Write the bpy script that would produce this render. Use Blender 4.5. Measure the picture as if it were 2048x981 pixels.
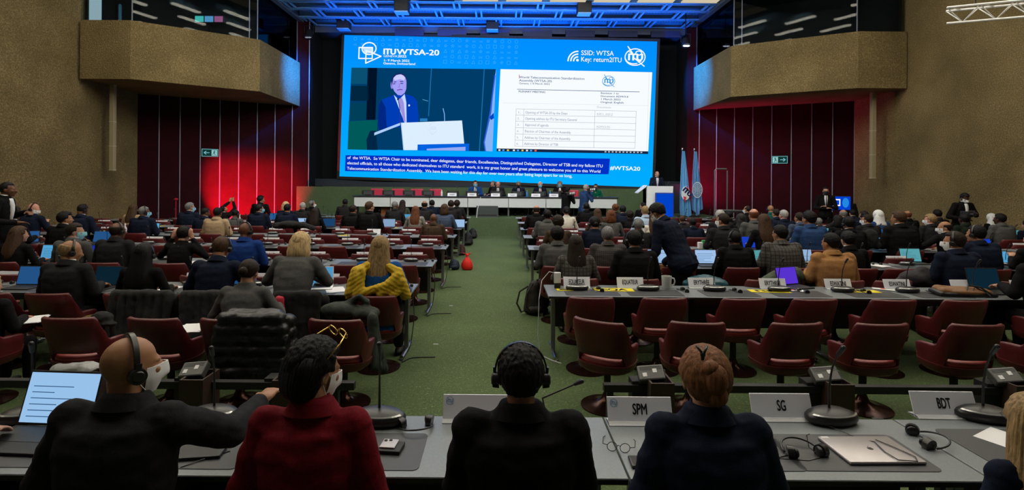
import bpy, bmesh, math, random
from mathutils import Vector, Matrix, Euler, noise
random.seed(7)
for o in list(bpy.data.objects): bpy.data.objects.remove(o)
SC = bpy.context.scene; COL = bpy.data.collections.new('hall')
# ------------------------------------------------------------ camera / world / lights
F, CX, CY, HC, ROLL = 1050.0, 1000.0, 360.0, 2.03, 0.0075
cd = bpy.data.cameras.new('camera'); cam = bpy.data.objects.new('camera', cd); COL.objects.link(cam)
cd.sensor_width = 36; cd.lens = 36*F/2048; cd.shift_x = (1024-CX)/2048; cd.shift_y = -(490.5-CY)/2048
cd.clip_start = .05; cd.clip_end = 200
cam.matrix_world = Matrix.Translation((0,0,HC)) @ Matrix.Rotation(math.pi/2,4,'X') @ Matrix.Rotation(ROLL,4,'Z')
SC.camera = cam
w = bpy.data.worlds.new('world'); SC.world = w; w.use_nodes = True
w.node_tree.nodes['Background'].inputs[0].default_value = (.6,.65,.8,1); w.node_tree.nodes['Background'].inputs[1].default_value = 0.01
SC.view_settings.view_transform = 'Standard'; SC.view_settings.look = 'None'
SC.view_settings.exposure = 0.0; SC.view_settings.gamma = 1.0
try: SC.view_settings.use_curve_mapping = False
except Exception: pass
def light(kind, name, loc, tgt, energy, color, size=1, size_y=None, spot=None, blend=.5):
    l = bpy.data.lights.new(name, kind); l.energy = energy; l.color = color
    if kind == 'AREA':
        l.shape = 'RECTANGLE'; l.size = size; l.size_y = size_y or size
    if kind == 'SPOT':
        l.spot_size = math.radians(spot); l.spot_blend = blend; l.shadow_soft_size = size
    o = bpy.data.objects.new(name, l); COL.objects.link(o); o.location = loc
    o.rotation_euler = (Vector(tgt)-Vector(loc)).to_track_quat('-Z','Y').to_euler()
    return o
WARM = (1,.92,.75); BLUE = (.0,.17,1)
# blue wash of the stage ceiling, from fittings on the back wall edge below the grid
light('SPOT','stage_wash', (-4.5,19.3,3.6), (-3.6,21.2,8.7), 2600, BLUE, .3, spot=85)
light('SPOT','stage_wash', (0,19.3,3.6), (0,21.2,8.7), 2600, BLUE, .3, spot=85)
light('SPOT','stage_wash', (4.5,19.3,3.6), (4.2,21.2,8.7), 2600, BLUE, .3, spot=85)
light('SPOT','balcony_wash_left', (-5.3,20.9,7.7), (-8.4,21.3,6.3), 6000, (.005,.17,1), .15, spot=48, blend=1)
light('SPOT','balcony_wash_right', (5.1,21.2,7.7), (8.2,21.6,6.3), 6000, (.005,.19,1), .15, spot=48, blend=1)
# red wash on the wall panels
light('SPOT','red_wash_left', (-9.6,18.7,.35), (-10.1,22.1,2.0), 5200, (1,.008,.04), .02, spot=82, blend=.4)
light('SPOT','red_wash_right', (6.9,21.5,1.1), (9.0,21.9,2.6), 700, (1,.005,.2), .1, spot=95, blend=.9)
# front lights for the podium party
light('AREA','stage_front_light', (0,13.5,8.2), (0,20.3,1.4), 380, (.86,.92,1), 9, .5)
SPOTS_WHITE = light('SPOT','podium_light', (6.8,18.0,7.4), (6.0,20.2,1.9), 320, (.9,.95,1), .1, spot=24)

# ------------------------------------------------------------ helpers
def un(u, v, d):
    du, dv = u-CX, v-CY
    a = du+dv*ROLL; b = dv-du*ROLL
    return Vector((a*d/F, d, HC-b*d/F))
def srgb(r,g,b):
    f = lambda c: ((c/255+.055)/1.055)**2.4 if c > 10 else c/255/12.92
    return (f(r),f(g),f(b))
MATS = {}
def mat(name, col, rough=.6, metal=0, emit=None, es=1, noise_amt=0, nscale=40, bump=0, bscale=60, spec=.5, stretch=None, coat=0, sheen=0):
    key = name
    if key in MATS: return MATS[key]
    m = bpy.data.materials.new(name); m.use_nodes = True; MATS[key] = m
    nt = m.node_tree; b = nt.nodes['Principled BSDF']
    b.inputs['Base Color'].default_value = (*col,1); b.inputs['Roughness'].default_value = rough
    b.inputs['Metallic'].default_value = metal; b.inputs['Specular IOR Level'].default_value = spec
    if coat: b.inputs['Coat Weight'].default_value = coat
    if sheen: b.inputs['Sheen Weight'].default_value = sheen
    if emit:
        b.inputs['Emission Color'].default_value = (*emit,1); b.inputs['Emission Strength'].default_value = es
    if noise_amt or bump:
        tc = nt.nodes.new('ShaderNodeTexCoord'); mp = nt.nodes.new('ShaderNodeMapping')
        nt.links.new(tc.outputs['Object'], mp.inputs[0])
        if stretch: mp.inputs['Scale'].default_value = stretch
    if noise_amt:
        n = nt.nodes.new('ShaderNodeTexNoise'); n.inputs['Scale'].default_value = nscale; n.inputs['Detail'].default_value = 5
        nt.links.new(mp.outputs[0], n.inputs[0])
        r = nt.nodes.new('ShaderNodeValToRGB'); nt.links.new(n.outputs[0], r.inputs[0])
        r.color_ramp.elements[0].position = .3; r.color_ramp.elements[1].position = .7
        r.color_ramp.elements[0].color = (*[c*(1-noise_amt) for c in col],1)
        r.color_ramp.elements[1].color = (*[min(1,c*(1+noise_amt)) for c in col],1)
        nt.links.new(r.outputs[0], b.inputs['Base Color'])
    if bump:
        n = nt.nodes.new('ShaderNodeTexNoise'); n.inputs['Scale'].default_value = bscale; n.inputs['Detail'].default_value = 4
        nt.links.new(mp.outputs[0], n.inputs[0])
        bp = nt.nodes.new('ShaderNodeBump'); bp.inputs['Strength'].default_value = bump; bp.inputs['Distance'].default_value = .01
        nt.links.new(n.outputs[0], bp.inputs['Height']); nt.links.new(bp.outputs[0], b.inputs['Normal'])
    return m
class MB:
    def __init__(s): s.v=[]; s.f=[]
    def add(s, vs, fs, M=None):
        o=len(s.v); s.v += [tuple(M@Vector(p)) if M else tuple(p) for p in vs]; s.f += [tuple(i+o for i in f) for f in fs]; return s
    def box(s, x0,y0,z0,x1,y1,z1, M=None):
        vs=[(x0,y0,z0),(x1,y0,z0),(x1,y1,z0),(x0,y1,z0),(x0,y0,z1),(x1,y0,z1),(x1,y1,z1),(x0,y1,z1)]
        return s.add(vs,[(3,2,1,0),(4,5,6,7),(0,1,5,4),(1,2,6,5),(2,3,7,6),(3,0,4,7)],M)
    def rbox(s, x0,y0,z0,x1,y1,z1, r=.01, seg=2, M=None):
        bm=bmesh.new(); t=MB().box(x0,y0,z0,x1,y1,z1); vs=[bm.verts.new(p) for p in t.v]
        for f in t.f: bm.faces.new([vs[i] for i in f])
        bmesh.ops.bevel(bm, geom=bm.edges[:], offset=r, segments=seg, affect='EDGES', profile=.5)
        bm.verts.index_update(); s.add([v.co[:] for v in bm.verts],[[v.index for v in f.verts] for f in bm.faces],M); bm.free(); return s
    def prism(s, poly, z0, z1, M=None):
        n=len(poly); vs=[(p[0],p[1],z0) for p in poly]+[(p[0],p[1],z1) for p in poly]
        fs=[tuple(range(n))[::-1], tuple(range(n,2*n))]+[(i,(i+1)%n,n+(i+1)%n,n+i) for i in range(n)]
        return s.add(vs,fs,M)
    def cone(s, a,ra,b,rb,n=12,caps=True,hemi=False,M=None):
        a=Vector(a); b=Vector(b); d=(b-a); L=d.length or 1e-6; d=d/L
        q=d.to_track_quat('Z','Y').to_matrix()
        rings=[]
        if hemi:
            for k in (75,50,25): t=math.radians(k); rings.append((-ra*math.sin(t), ra*math.cos(t)))
        rings += [(0,ra),(L,rb)]
        if hemi:
            for k in (25,50,75): t=math.radians(k); rings.append((L+rb*math.sin(t), rb*math.cos(t)))
        vs=[]
        for z,r in rings:
            for i in range(n):
                t=2*math.pi*i/n; vs.append(a+q@Vector((r*math.cos(t),r*math.sin(t),z)))
        fs=[]; m=len(rings)
        for k in range(m-1):
            for i in range(n): fs.append((k*n+i,k*n+(i+1)%n,(k+1)*n+(i+1)%n,(k+1)*n+i))
        fs.append(tuple(range(n))[::-1]); fs.append(tuple((m-1)*n+i for i in range(n)))
        return s.add(vs,fs,M)
    def tube(s, pts, r, n=8, M=None):
        pts=[Vector(p) for p in pts]; vs=[]; prev=None
        for k,p in enumerate(pts):
            d=(pts[min(k+1,len(pts)-1)]-pts[max(k-1,0)]).normalized()
            if prev is None: x=d.orthogonal().normalized()
            else:
                x=prev-d*prev.dot(d); x=x.normalized() if x.length>1e-6 else d.orthogonal().normalized()
            prev=x; y=d.cross(x); rr=r[k] if isinstance(r,(list,tuple)) else r
            for i in range(n):
                t=2*math.pi*i/n; vs.append(p+x*rr*math.cos(t)+y*rr*math.sin(t))
        fs=[(k*n+i,k*n+(i+1)%n,(k+1)*n+(i+1)%n,(k+1)*n+i) for k in range(len(pts)-1) for i in range(n)]
        fs.append(tuple(range(n))[::-1]); fs.append(tuple((len(pts)-1)*n+i for i in range(n)))
        return s.add(vs,fs,M)
    def ell(s, c, r, M=None, nu=16, nv=10, fn=None):
        vs=[(0,0,-1)]
        for j in range(1,nv):
            ph=-math.pi/2+math.pi*j/nv
            for i in range(nu):
                t=2*math.pi*i/nu; vs.append((math.cos(ph)*math.cos(t),math.cos(ph)*math.sin(t),math.sin(ph)))
        vs.append((0,0,1)); out=[]
        for p in vs:
            k=fn(Vector(p)) if fn else 1
            out.append((c[0]+r[0]*p[0]*k,c[1]+r[1]*p[1]*k,c[2]+r[2]*p[2]*k))
        fs=[(0,1+(i+1)%nu,1+i) for i in range(nu)]
        for j in range(nv-2):
            for i in range(nu): fs.append((1+j*nu+i,1+j*nu+(i+1)%nu,1+(j+1)*nu+(i+1)%nu,1+(j+1)*nu+i))
        L=len(vs)-1; b=1+(nv-2)*nu; fs += [(b+i,b+(i+1)%nu,L) for i in range(nu)]
        return s.add(out,fs,M)
    def loft(s, rings, closed=True, caps=True, M=None):
        n=len(rings[0]); vs=[p for r in rings for p in r]; fs=[]
        for k in range(len(rings)-1):
            for i in range(n if closed else n-1): fs.append((k*n+i,k*n+(i+1)%n,(k+1)*n+(i+1)%n,(k+1)*n+i))
        if caps: fs.append(tuple(range(n))[::-1]); fs.append(tuple((len(rings)-1)*n+i for i in range(n)))
        return s.add(vs,fs,M)
    def lathe(s, prof, n=24, c=(0,0), sx=1, sy=1, M=None):
        rings=[[(c[0]+r*sx*math.cos(2*math.pi*i/n), c[1]+r*sy*math.sin(2*math.pi*i/n), z) for i in range(n)] for r,z in prof]
        return s.loft(rings,M=M)
    def mesh(s, name, smooth=False):
        me=bpy.data.meshes.new(name); me.from_pydata(s.v,[],s.f); me.validate()
        bm=bmesh.new(); bm.from_mesh(me); bmesh.ops.recalc_face_normals(bm,faces=bm.faces[:]); bm.to_mesh(me); bm.free()
        if smooth: shade(me, smooth)
        return me
    def build(s, name, m, parent=None, smooth=False, **kw):
        return link(name, s.mesh(name,smooth), m, parent, **kw)
def shade(me, ang=True):
    me.polygons.foreach_set('use_smooth',[True]*len(me.polygons))
    if ang is not True:
        try: me.set_sharp_from_angle(angle=math.radians(ang))
        except Exception: pass
def link(name, data, m=None, parent=None, loc=None, rot=None, M=None):
    o=bpy.data.objects.new(name,data); COL.objects.link(o)
    if m:
        if len(data.materials)==0: data.materials.append(m)
        if data.materials[0]!=m:
            o.material_slots[0].link='OBJECT'; o.material_slots[0].material=m
    if parent: o.parent=parent
    if loc is not None: o.location=loc
    if rot is not None: o.rotation_euler=rot
    if M is not None: o.matrix_local=M
    return o
def tag(o,label,cat,group=None,kind=None):
    o['label']=label; o['category']=cat
    if group: o['group']=group
    if kind: o['kind']=kind
    return o
def thing(name,label,cat,loc=(0,0,0),rz=0,group=None,scale=None):
    o=bpy.data.objects.new(name,None); COL.objects.link(o); o.location=loc; o.rotation_euler=(0,0,rz); o.empty_display_size=.1
    if scale: o.scale=scale
    return tag(o,label,cat,group)
def struct(o,label=None):
    o['kind']='structure'
    if label: o['label']=label
    return o
def dup(root,loc,rz=None,label=None,group=None):
    r=root.copy(); COL.objects.link(r); r.location=loc
    if rz is not None: r.rotation_euler=(0,0,rz)
    if label: r['label']=label
    if group: r['group']=group
    for ch in root.children:
        c=ch.copy(); COL.objects.link(c); c.parent=r
        for g in ch.children:
            d=g.copy(); COL.objects.link(d); d.parent=c
    return r
TXT={}
def evaluated(o):
    SC.collection.objects.link(o); dg=bpy.context.evaluated_depsgraph_get()
    me=bpy.data.meshes.new_from_object(o.evaluated_get(dg)); bpy.data.objects.remove(o); return me
def text_mesh(t, size=1, off=0.0, ext=0.0, align='LEFT'):
    k=(t,size,off,ext,align)
    if k in TXT: return TXT[k]
    c=bpy.data.curves.new('lettering','FONT'); c.body=t; c.size=size; c.extrude=ext; c.align_x=align; c.resolution_u=3
    o=bpy.data.objects.new('lettering',c); me=evaluated(o)
    bpy.data.curves.remove(c); 
    if off>0:
        vs=[v.co.copy() for v in me.vertices]; fs=[tuple(p.vertices) for p in me.polygons]; V=[]; FF=[]
        for dx,dy in ((-off,0),(off,0),(0,off*.6),(0,-off*.6)):
            n=len(V); V+=[(p.x+dx,p.y+dy,p.z) for p in vs]; FF+=[tuple(i+n for i in f) for f in fs]
        me=bpy.data.meshes.new('lettering'); me.from_pydata(V,[],FF)
    me.name='lettering'; me.materials.clear(); TXT[k]=me; return me
def remesh(mb, name, voxel, smooth=2, dec=None):
    me=mb.mesh(name); o=bpy.data.objects.new(name,me)
    r=o.modifiers.new('r','REMESH'); r.mode='VOXEL'; r.voxel_size=voxel; r.use_smooth_shade=True
    if smooth: s=o.modifiers.new('s','SMOOTH'); s.factor=.5; s.iterations=smooth
    if dec: d=o.modifiers.new('d','DECIMATE'); d.ratio=dec
    out=evaluated(o); bpy.data.meshes.remove(me); out.name=name; shade(out); return out
def displace(me,fn):
    N=len(me.vertices); co=[0.0]*(3*N); no=[0.0]*(3*N); me.vertices.foreach_get('co',co); me.vertices.foreach_get('normal',no)
    for i in range(0,3*N,3):
        k=fn(Vector(co[i:i+3])); co[i]+=no[i]*k; co[i+1]+=no[i+1]*k; co[i+2]+=no[i+2]*k
    me.vertices.foreach_set('co',co); me.update()
def sstep(a,b,x):
    t=max(0,min(1,(x-a)/(b-a))); return t*t*(3-2*t)
# ------------------------------------------------------------ materials
def concrete():
    m=bpy.data.materials.new('washed_concrete'); m.use_nodes=True; nt=m.node_tree; b=nt.nodes['Principled BSDF']
    N=lambda t:nt.nodes.new(t); L=nt.links.new
    tc=N('ShaderNodeTexCoord'); n1=N('ShaderNodeTexNoise'); n1.inputs['Scale'].default_value=34; n1.inputs['Detail'].default_value=7; n1.inputs['Roughness'].default_value=.85
    n2=N('ShaderNodeTexNoise'); n2.inputs['Scale'].default_value=.8; n2.inputs['Detail'].default_value=4
    v=N('ShaderNodeTexVoronoi'); v.inputs['Scale'].default_value=24
    for n in (n1,n2,v): L(tc.outputs['Object'],n.inputs['Vector'])
    r1=N('ShaderNodeValToRGB'); L(n1.outputs[0],r1.inputs[0]); e=r1.color_ramp.elements
    e[0].position=.32; e[0].color=(.085,.058,.022,1); e[1].position=.72; e[1].color=(.52,.44,.27,1)
    k=e.new(.52); k.color=(.19,.147,.066,1)
    r2=N('ShaderNodeValToRGB'); L(n2.outputs[0],r2.inputs[0]); r2.color_ramp.elements[0].position=.3; r2.color_ramp.elements[0].color=(.68,.66,.6,1); r2.color_ramp.elements[1].position=.7; r2.color_ramp.elements[1].color=(1.1,1.05,1,1)
    mx=N('ShaderNodeMix'); mx.data_type='RGBA'; mx.blend_type='MULTIPLY'; mx.inputs[0].default_value=1; L(r1.outputs[0],mx.inputs[6]); L(r2.outputs[0],mx.inputs[7])
    L(mx.outputs[2],b.inputs['Base Color']); b.inputs['Roughness'].default_value=.9; b.inputs['Specular IOR Level'].default_value=.2
    bp=N('ShaderNodeBump'); bp.inputs['Strength'].default_value=.6; bp.inputs['Distance'].default_value=.02; L(v.outputs[0],bp.inputs['Height']); L(bp.outputs[0],b.inputs['Normal'])
    return m
M_CONC=concrete()
def carpet(name,dark,light,sc):
    m=bpy.data.materials.new(name); m.use_nodes=True; nt=m.node_tree; b=nt.nodes['Principled BSDF']; N=nt.nodes.new; L=nt.links.new
    tc=N('ShaderNodeTexCoord'); n1=N('ShaderNodeTexNoise'); n1.inputs['Scale'].default_value=sc; n1.inputs['Detail'].default_value=4; n1.inputs['Distortion'].default_value=1.5
    n2=N('ShaderNodeTexNoise'); n2.inputs['Scale'].default_value=1.3
    L(tc.outputs['Object'],n1.inputs[0]); L(tc.outputs['Object'],n2.inputs[0])
    r=N('ShaderNodeValToRGB'); L(n1.outputs[0],r.inputs[0]); e=r.color_ramp.elements; e[0].position=.35; e[0].color=(*dark,1); e[1].position=.72; e[1].color=(*light,1)
    k=e.new(.6); k.color=(*[ (a*.8+c*.2) for a,c in zip(dark,light)],1)
    r2=N('ShaderNodeValToRGB'); L(n2.outputs[0],r2.inputs[0]); r2.color_ramp.elements[0].color=(.8,.8,.8,1); r2.color_ramp.elements[1].color=(1.1,1.1,1.05,1)
    mx=N('ShaderNodeMix'); mx.data_type='RGBA'; mx.blend_type='MULTIPLY'; mx.inputs[0].default_value=1; L(r.outputs[0],mx.inputs[6]); L(r2.outputs[0],mx.inputs[7])
    L(mx.outputs[2],b.inputs['Base Color']); b.inputs['Roughness'].default_value=.95; b.inputs['Specular IOR Level'].default_value=.1
    return m
M_CARPET=carpet('green_carpet',(.058,.092,.040),(.24,.27,.14),60)
M_CARPET2=carpet('green_wall_carpet',(.075,.115,.06),(.16,.21,.12),40)
M_PANEL=mat('burgundy_panel',(.024,.0014,.0042),.8,spec=.12,noise_amt=.15,nscale=3)
M_STRIP=mat('aluminium_strip',(.28,.32,.42),.5,.3)
M_BLACK=mat('black_backdrop',(.006,.008,.009),.9,spec=.2,noise_amt=.3,nscale=30)
M_SHELL=mat('burgundy_leather',(.085,.0075,.010),.42,noise_amt=.15,nscale=12,bump=.15,bscale=200)
M_SEAT=mat('red_leather_seat',(.26,.035,.035),.4,noise_amt=.12,nscale=12,bump=.15,bscale=200)
M_CHROME=mat('chrome',(.6,.62,.65),.22,1); M_STEEL=mat('grey_steel',(.22,.23,.24),.4,.7)
M_BRONZE=mat('bronze_base',(.06,.025,.018),.22,.8)
M_DESK=mat('grey_laminate',(.19,.212,.228),.3,noise_amt=.08,nscale=90)
M_DESKEDGE=mat('dark_desk_trim',(.012,.012,.013),.5)
M_DARK=mat('black_panel',(.008,.008,.009),.6)
M_PAD=mat('dark_grey_desk_pad',(.042,.044,.050),.45)
M_MIC=mat('black_microphone_plastic',(.018,.018,.02),.35); M_MIC2=mat('grey_unit_face',(.06,.06,.06),.3)
M_WHITE=mat('white_card',(.78,.80,.88),.5); M_PAPER=mat('paper',(.75,.75,.78),.6)
M_INK=mat('black_ink',(.01,.01,.012),.6); M_YELLOW=mat('yellow_card',(.80,.66,.01),.5)
M_HSET=mat('black_headset',(.012,.012,.014),.3); M_SILVER=mat('silver_aluminium',(.45,.42,.43),.35,.6)
M_ITUB=mat('light_blue_ink',(.03,.25,.5),.5)
def emat(name,c,s=1.0):
    if name in MATS: return MATS[name]
    m=bpy.data.materials.new(name); m.use_nodes=True; MATS[name]=m; nt=m.node_tree; nt.nodes.remove(nt.nodes['Principled BSDF'])
    e=nt.nodes.new('ShaderNodeEmission'); e.inputs[0].default_value=(*c,1); e.inputs[1].default_value=s
    nt.links.new(e.outputs[0], nt.nodes['Material Output'].inputs[0]); return m
def glassmat():
    m=bpy.data.materials.new('booth_glass'); m.use_nodes=True; nt=m.node_tree; nt.nodes.remove(nt.nodes['Principled BSDF']); N=nt.nodes.new; L=nt.links.new
    g=N('ShaderNodeBsdfGlossy'); g.inputs['Roughness'].default_value=.02; t=N('ShaderNodeBsdfTransparent'); t.inputs[0].default_value=(.75,.8,.8,1)
    f=N('ShaderNodeFresnel'); f.inputs[0].default_value=1.19; x=N('ShaderNodeMixShader'); L(f.outputs[0],x.inputs[0]); L(t.outputs[0],x.inputs[1]); L(g.outputs[0],x.inputs[2]); L(x.outputs[0],nt.nodes['Material Output'].inputs[0]); return m
M_GLASS=glassmat()
# ------------------------------------------------------------ structure
ZC=8.65
def wallpoly(name, pts, z0, z1, th, m):
    b=MB()
    for (a,c) in zip(pts[:-1],pts[1:]):
        a=Vector((*a,0)); c=Vector((*c,0)); d=(c-a).normalized(); n=Vector((-d.y,d.x,0))*th
        b.add([(a.x,a.y,z0),(c.x,c.y,z0),(c.x+n.x,c.y+n.y,z0),(a.x+n.x,a.y+n.y,z0),(a.x,a.y,z1),(c.x,c.y,z1),(c.x+n.x,c.y+n.y,z1),(a.x+n.x,a.y+n.y,z1)],
              [(3,2,1,0),(4,5,6,7),(0,1,5,4),(1,2,6,5),(2,3,7,6),(3,0,4,7)])
    return struct(b.build(name,m))
struct(MB().box(-14,-1,-.1,14,24.2,0).build('floor',M_CARPET))
wallpoly('wall_left',[(-13.05,-1),(-13.05,16.3),(-13.2,19.1)],0,10,.3,M_CONC)
wallpoly('wall_right',[(13.15,19.6),(13.0,16.9),(13.0,-1)],0,10,.3,M_CONC)
struct(MB().box(-14,-1.3,0,14,-1,10).build('wall_back',mat('dark_rear_wall',(.03,.028,.025),.9)))
struct(MB().box(-9.2,23.9,0,9.2,24.1,10).build('wall_front',M_BLACK))
def panelwall(name,A,B,n,side,first):
    A=Vector((*A,0)); B=Vector((*B,0)); d=(B-A).normalized(); L=(B-A).length
    M=Matrix.Translation(A)@Matrix.Rotation(math.atan2(d.y,d.x),4,'Z')
    struct(MB().box(0,0,0,L,.2,ZC+1,M).build(name,M_PANEL))
    o=MB()
    for k in range(n+1):
        x=first+k*(L-first)/n
        o.box(min(x,L)-.013,-.014,.0,min(x,L)+.013,0.0,ZC+.3,M)
    return struct(o.build('trim_1' if side<0 else 'trim_2',M_STRIP)),M
PL_A,PL_B=(-13.2,19.1),(-8.1,22.2); PR_A,PR_B=(8.0,22.5),(13.15,19.5)
_,MPL=panelwall('wall_panels_left',PL_A,PL_B,8,-1,.66)
_,MPR=panelwall('wall_panels_right',PR_A,PR_B,8,1,.5)
struct(MB().box(-8.3,22.2,0,-8.1,24,10).box(8.0,22.5,0,8.2,24,10).build('wall_side_returns',M_BLACK))
# balconies
def balcony(name,pts,back,sgn):
    # pts: outer path, parapet thickness inward
    poly=pts+back
    b=MB(); n=len(pts)
    def off(i,t):
        p=Vector(pts[i]); ds=[]
        if i>0: ds.append((Vector(pts[i])-Vector(pts[i-1])).normalized())
        if i<n-1: ds.append((Vector(pts[i+1])-Vector(pts[i])).normalized())
        nrm=[Vector((-d.y,d.x))*sgn for d in ds]; s=sum(nrm,Vector((0,0))); s.normalize()
        k=t/max(.3,s.dot(nrm[0])); return p+s*k
    b.prism([tuple(off(i,.04)) for i in range(n)]+back,5.06,5.22)
    for z0,z1,t0,t1 in ((5.05,6.86,.0,.0),):
        for i in range(n-1):
            a,c=Vector(pts[i]),Vector(pts[i+1]); a2,c2=off(i,.28),off(i+1,.28)
            b.add([(a.x,a.y,z0),(c.x,c.y,z0),(c2.x,c2.y,z0),(a2.x,a2.y,z0),(a.x,a.y,z1),(c.x,c.y,z1),(c2.x,c2.y,z1),(a2.x,a2.y,z1)],
              [(3,2,1,0),(4,5,6,7),(0,1,5,4),(1,2,6,5),(2,3,7,6),(3,0,4,7)])
    struct(b.build(name,M_CONC))
    return [off(i,.12) for i in range(n)]
BLP=[(-12.95,16.15),(-11.4,16.15),(-8.4,18.3),(-8.4,21.95)]
BRP=[(12.95,16.75),(11.4,16.75),(8.2,18.7),(8.2,22.3)]
gl=balcony('wall_balcony_left',BLP,[(-8.5,22.0),(-13.2,19.1)],1)
gr=balcony('wall_balcony_right',BRP,[(8.3,22.3),(13.1,19.6)],-1)
def glazing(path,idx,front):
    for i in range(len(path)-1):
        a,c=path[i],path[i+1]; d=(c-a).normalized(); n=Vector((-d.y,d.x))*.006
        o=MB().add([(a.x,a.y,6.86),(c.x,c.y,6.86),(c.x+n.x,c.y+n.y,6.86),(a.x+n.x,a.y+n.y,6.86),(a.x,a.y,9),(c.x,c.y,9),(c.x+n.x,c.y+n.y,9),(a.x+n.x,a.y+n.y,9)],
              [(3,2,1,0),(4,5,6,7),(0,1,5,4),(1,2,6,5),(2,3,7,6),(3,0,4,7)]).build('window_%d'%(idx+i),M_GLASS); struct(o)
    mb=MB()
    for p in path[1:]: mb.box(p.x-.012,p.y-.012,6.86,p.x+.012,p.y+.012,9)
    p=path[1]+(path[2]-path[1])*.93; mb.box(p.x-.01,p.y-.03,6.86,p.x+.01,p.y-.01,9)
    struct(mb.build('trim_%d'%(3 if idx==1 else 4),M_STRIP))
glazing(gl,1,0); glazing(gr,4,0)
M_BOOTH=mat('booth_dark_wall',(.012,.013,.016),.8)
struct(MB().box(-14.6,19.15,5.2,-13.25,19.3,9).box(-13.04,16.45,6.87,-12.96,18.9,9).prism([(-13.1,18.85),(-8.75,21.45),(-8.75,21.6),(-13.1,19.0)],5.25,9).build('wall_booth_left',M_BOOTH))
struct(MB().box(12.86,17.0,6.87,12.96,19.3,9).prism([(8.6,21.95),(13.05,19.3),(13.05,19.45),(8.6,22.1)],5.25,9).build('wall_booth_right',M_BOOTH))
struct(MB().prism([(-13,16.4),(-8.6,18.4),(-8.6,22),(-13.2,19.1)],9.0,9.1).prism([(13,16.9),(8.4,18.9),(8.4,22.3),(13.1,19.6)],9.0,9.1).build('ceiling_booths',M_BOOTH))
# things in the left booth
bt=thing('display_bank','glowing bank of small screens behind the left booth window','screen',un(418,44,19.6))
MB().rbox(-.55,0,-.02,.55,.05,.24,.01).build('casing',M_DARK,bt)
for k,c in enumerate([(.1,.8,.75),(.15,.5,.9),(.5,.15,.35)]):
    MB().box(-.52+k*.36,-.006,0,-.20+k*.36,-.001,.22).build('display',emat('booth_display_%d'%k,c,.8),bt)
MB().box(-.03,.0,-.55,.03,.04,-.02).build('stand',M_DARK,bt)
o=MB().rbox(-.18,0,0,.18,.06,1.9,.01).build('light_panel',emat('pale_booth_light',(.55,.75,.85),.75)); o.location=(-12.78,16.5,6.9); tag(o,'pale lit vertical strip in the far left booth window','light')
o=MB().cone((0,0,-.5),.05,(0,0,.45),.05,hemi=True).build('booth_lamp',mat('booth_blue_post',(.1,.3,.5),.4)); o.location=un(240,38,17.6); tag(o,'short blue post behind the left booth glass','post')
# ceiling
o=MB().box(-14,-1,ZC+.45,14,24.2,ZC+.55).build('ceiling',mat('ceiling_dark_deck',(.008,.010,.014),.9)); struct(o)
def slats(x0,x1,y0,y1,z,pitch=.06,n=None):
    b=MB(); y=y0
    while y<y1: b.box(x0,y,z,x1,y+.02,z+.09); y+=pitch
    return b
M_GRID=mat('blue_grey_ceiling_steel',(.22,.45,.65),.5); M_SLAT=mat('ceiling_slat',(.008,.012,.018),.6)
yb=[19.62,20.5,21.6,22.78]
b=MB()
for i,y in enumerate(yb):
    b.box(-8.3,y-.10,ZC,8.1,y-.05,ZC+.04); b.box(-8.3,y+.10,ZC,8.1,y+.14,ZC+.04); b.box(-8.3,y-.02,ZC+.02,8.1,y+.06,ZC+.32)
    if i<3:
        y2=yb[i+1]; b.box(-8.3,(y+y2)/2-.015,ZC+.14,8.1,(y+y2)/2+.015,ZC+.17)
        x=-8.1+(.0 if i%2==0 else .8)
        while x<8:
            b.box(x-.14,y,ZC+.0,x-.07,y2,ZC+.06); b.box(x+.07,y,ZC,x+.14,y2,ZC+.06); x+=1.6
for y in (18.3,17.2,16.1,15.0,13.9): b.box(-8.3,y-.05,ZC,8.1,y+.05,ZC+.3)
struct(b.build('ceiling_grid',M_GRID))
b=MB()
for i in range(3):
    x=-8.2
    while x<8.0: b.box(x,yb[i]+.14,ZC+.26,x+.05,yb[i+1]-.1,ZC+.34); x+=.115
struct(b.build('ceiling_slats',M_SLAT))
struct(MB().box(-8.5,15,ZC-.05,-8.3,22.5,ZC+.4).box(8.1,15,ZC-.05,8.3,22.8,ZC+.4).box(-8.3,22.85,ZC-.25,8.1,23.9,ZC+.4).build('ceiling_edge_beams',mat('edge_beam',(.10,.12,.16),.6)))
# louvred lit ceiling bays in front of the stage grid
M_LOUV=emat('lit_louvre',(1,.86,.62),.62)
k=0
for bx in [x*1.62-8.1 for x in range(10)]:
    for by in (18.62,17.52,16.42):
        b=MB(); y=by
        while y<by+.86: b.box(bx+.18,y,ZC+.0,bx+1.5,y+.05,ZC+.04); y+=.115
        if bx<-2 and by>18: mm=M_SLAT
        else: mm=M_LOUV
        o=b.build('ceiling_light',mm); tag(o,'slatted ceiling light bay above the hall in front of the stage grid','ceiling light','slatted ceiling light bays'); k+=1
# hall luminaires (long strips, seen mirrored in the booth glass)
M_LUM=emat('warm_luminaire',WARM,23.0); lumm=None
for iy in range(12):
    for ix in range(9):
        x=-10.4+ix*2.6+(1.3 if iy%2 else 0); y=2.2+iy*1.2
        if x>11.2 or (y>14.2 and abs(abs(x)-8.35)<.9): continue
        if lumm is None: lumm=MB().box(-.6,-.10,0,.6,.10,.05).mesh('luminaire')
        o=link('luminaire',lumm,M_LUM,loc=(x,y,ZC-.06),rot=(0,0,.0)); tag(o,'long recessed strip light in the hall ceiling, mirrored in the booth glass','ceiling light','hall strip lights')
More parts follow.
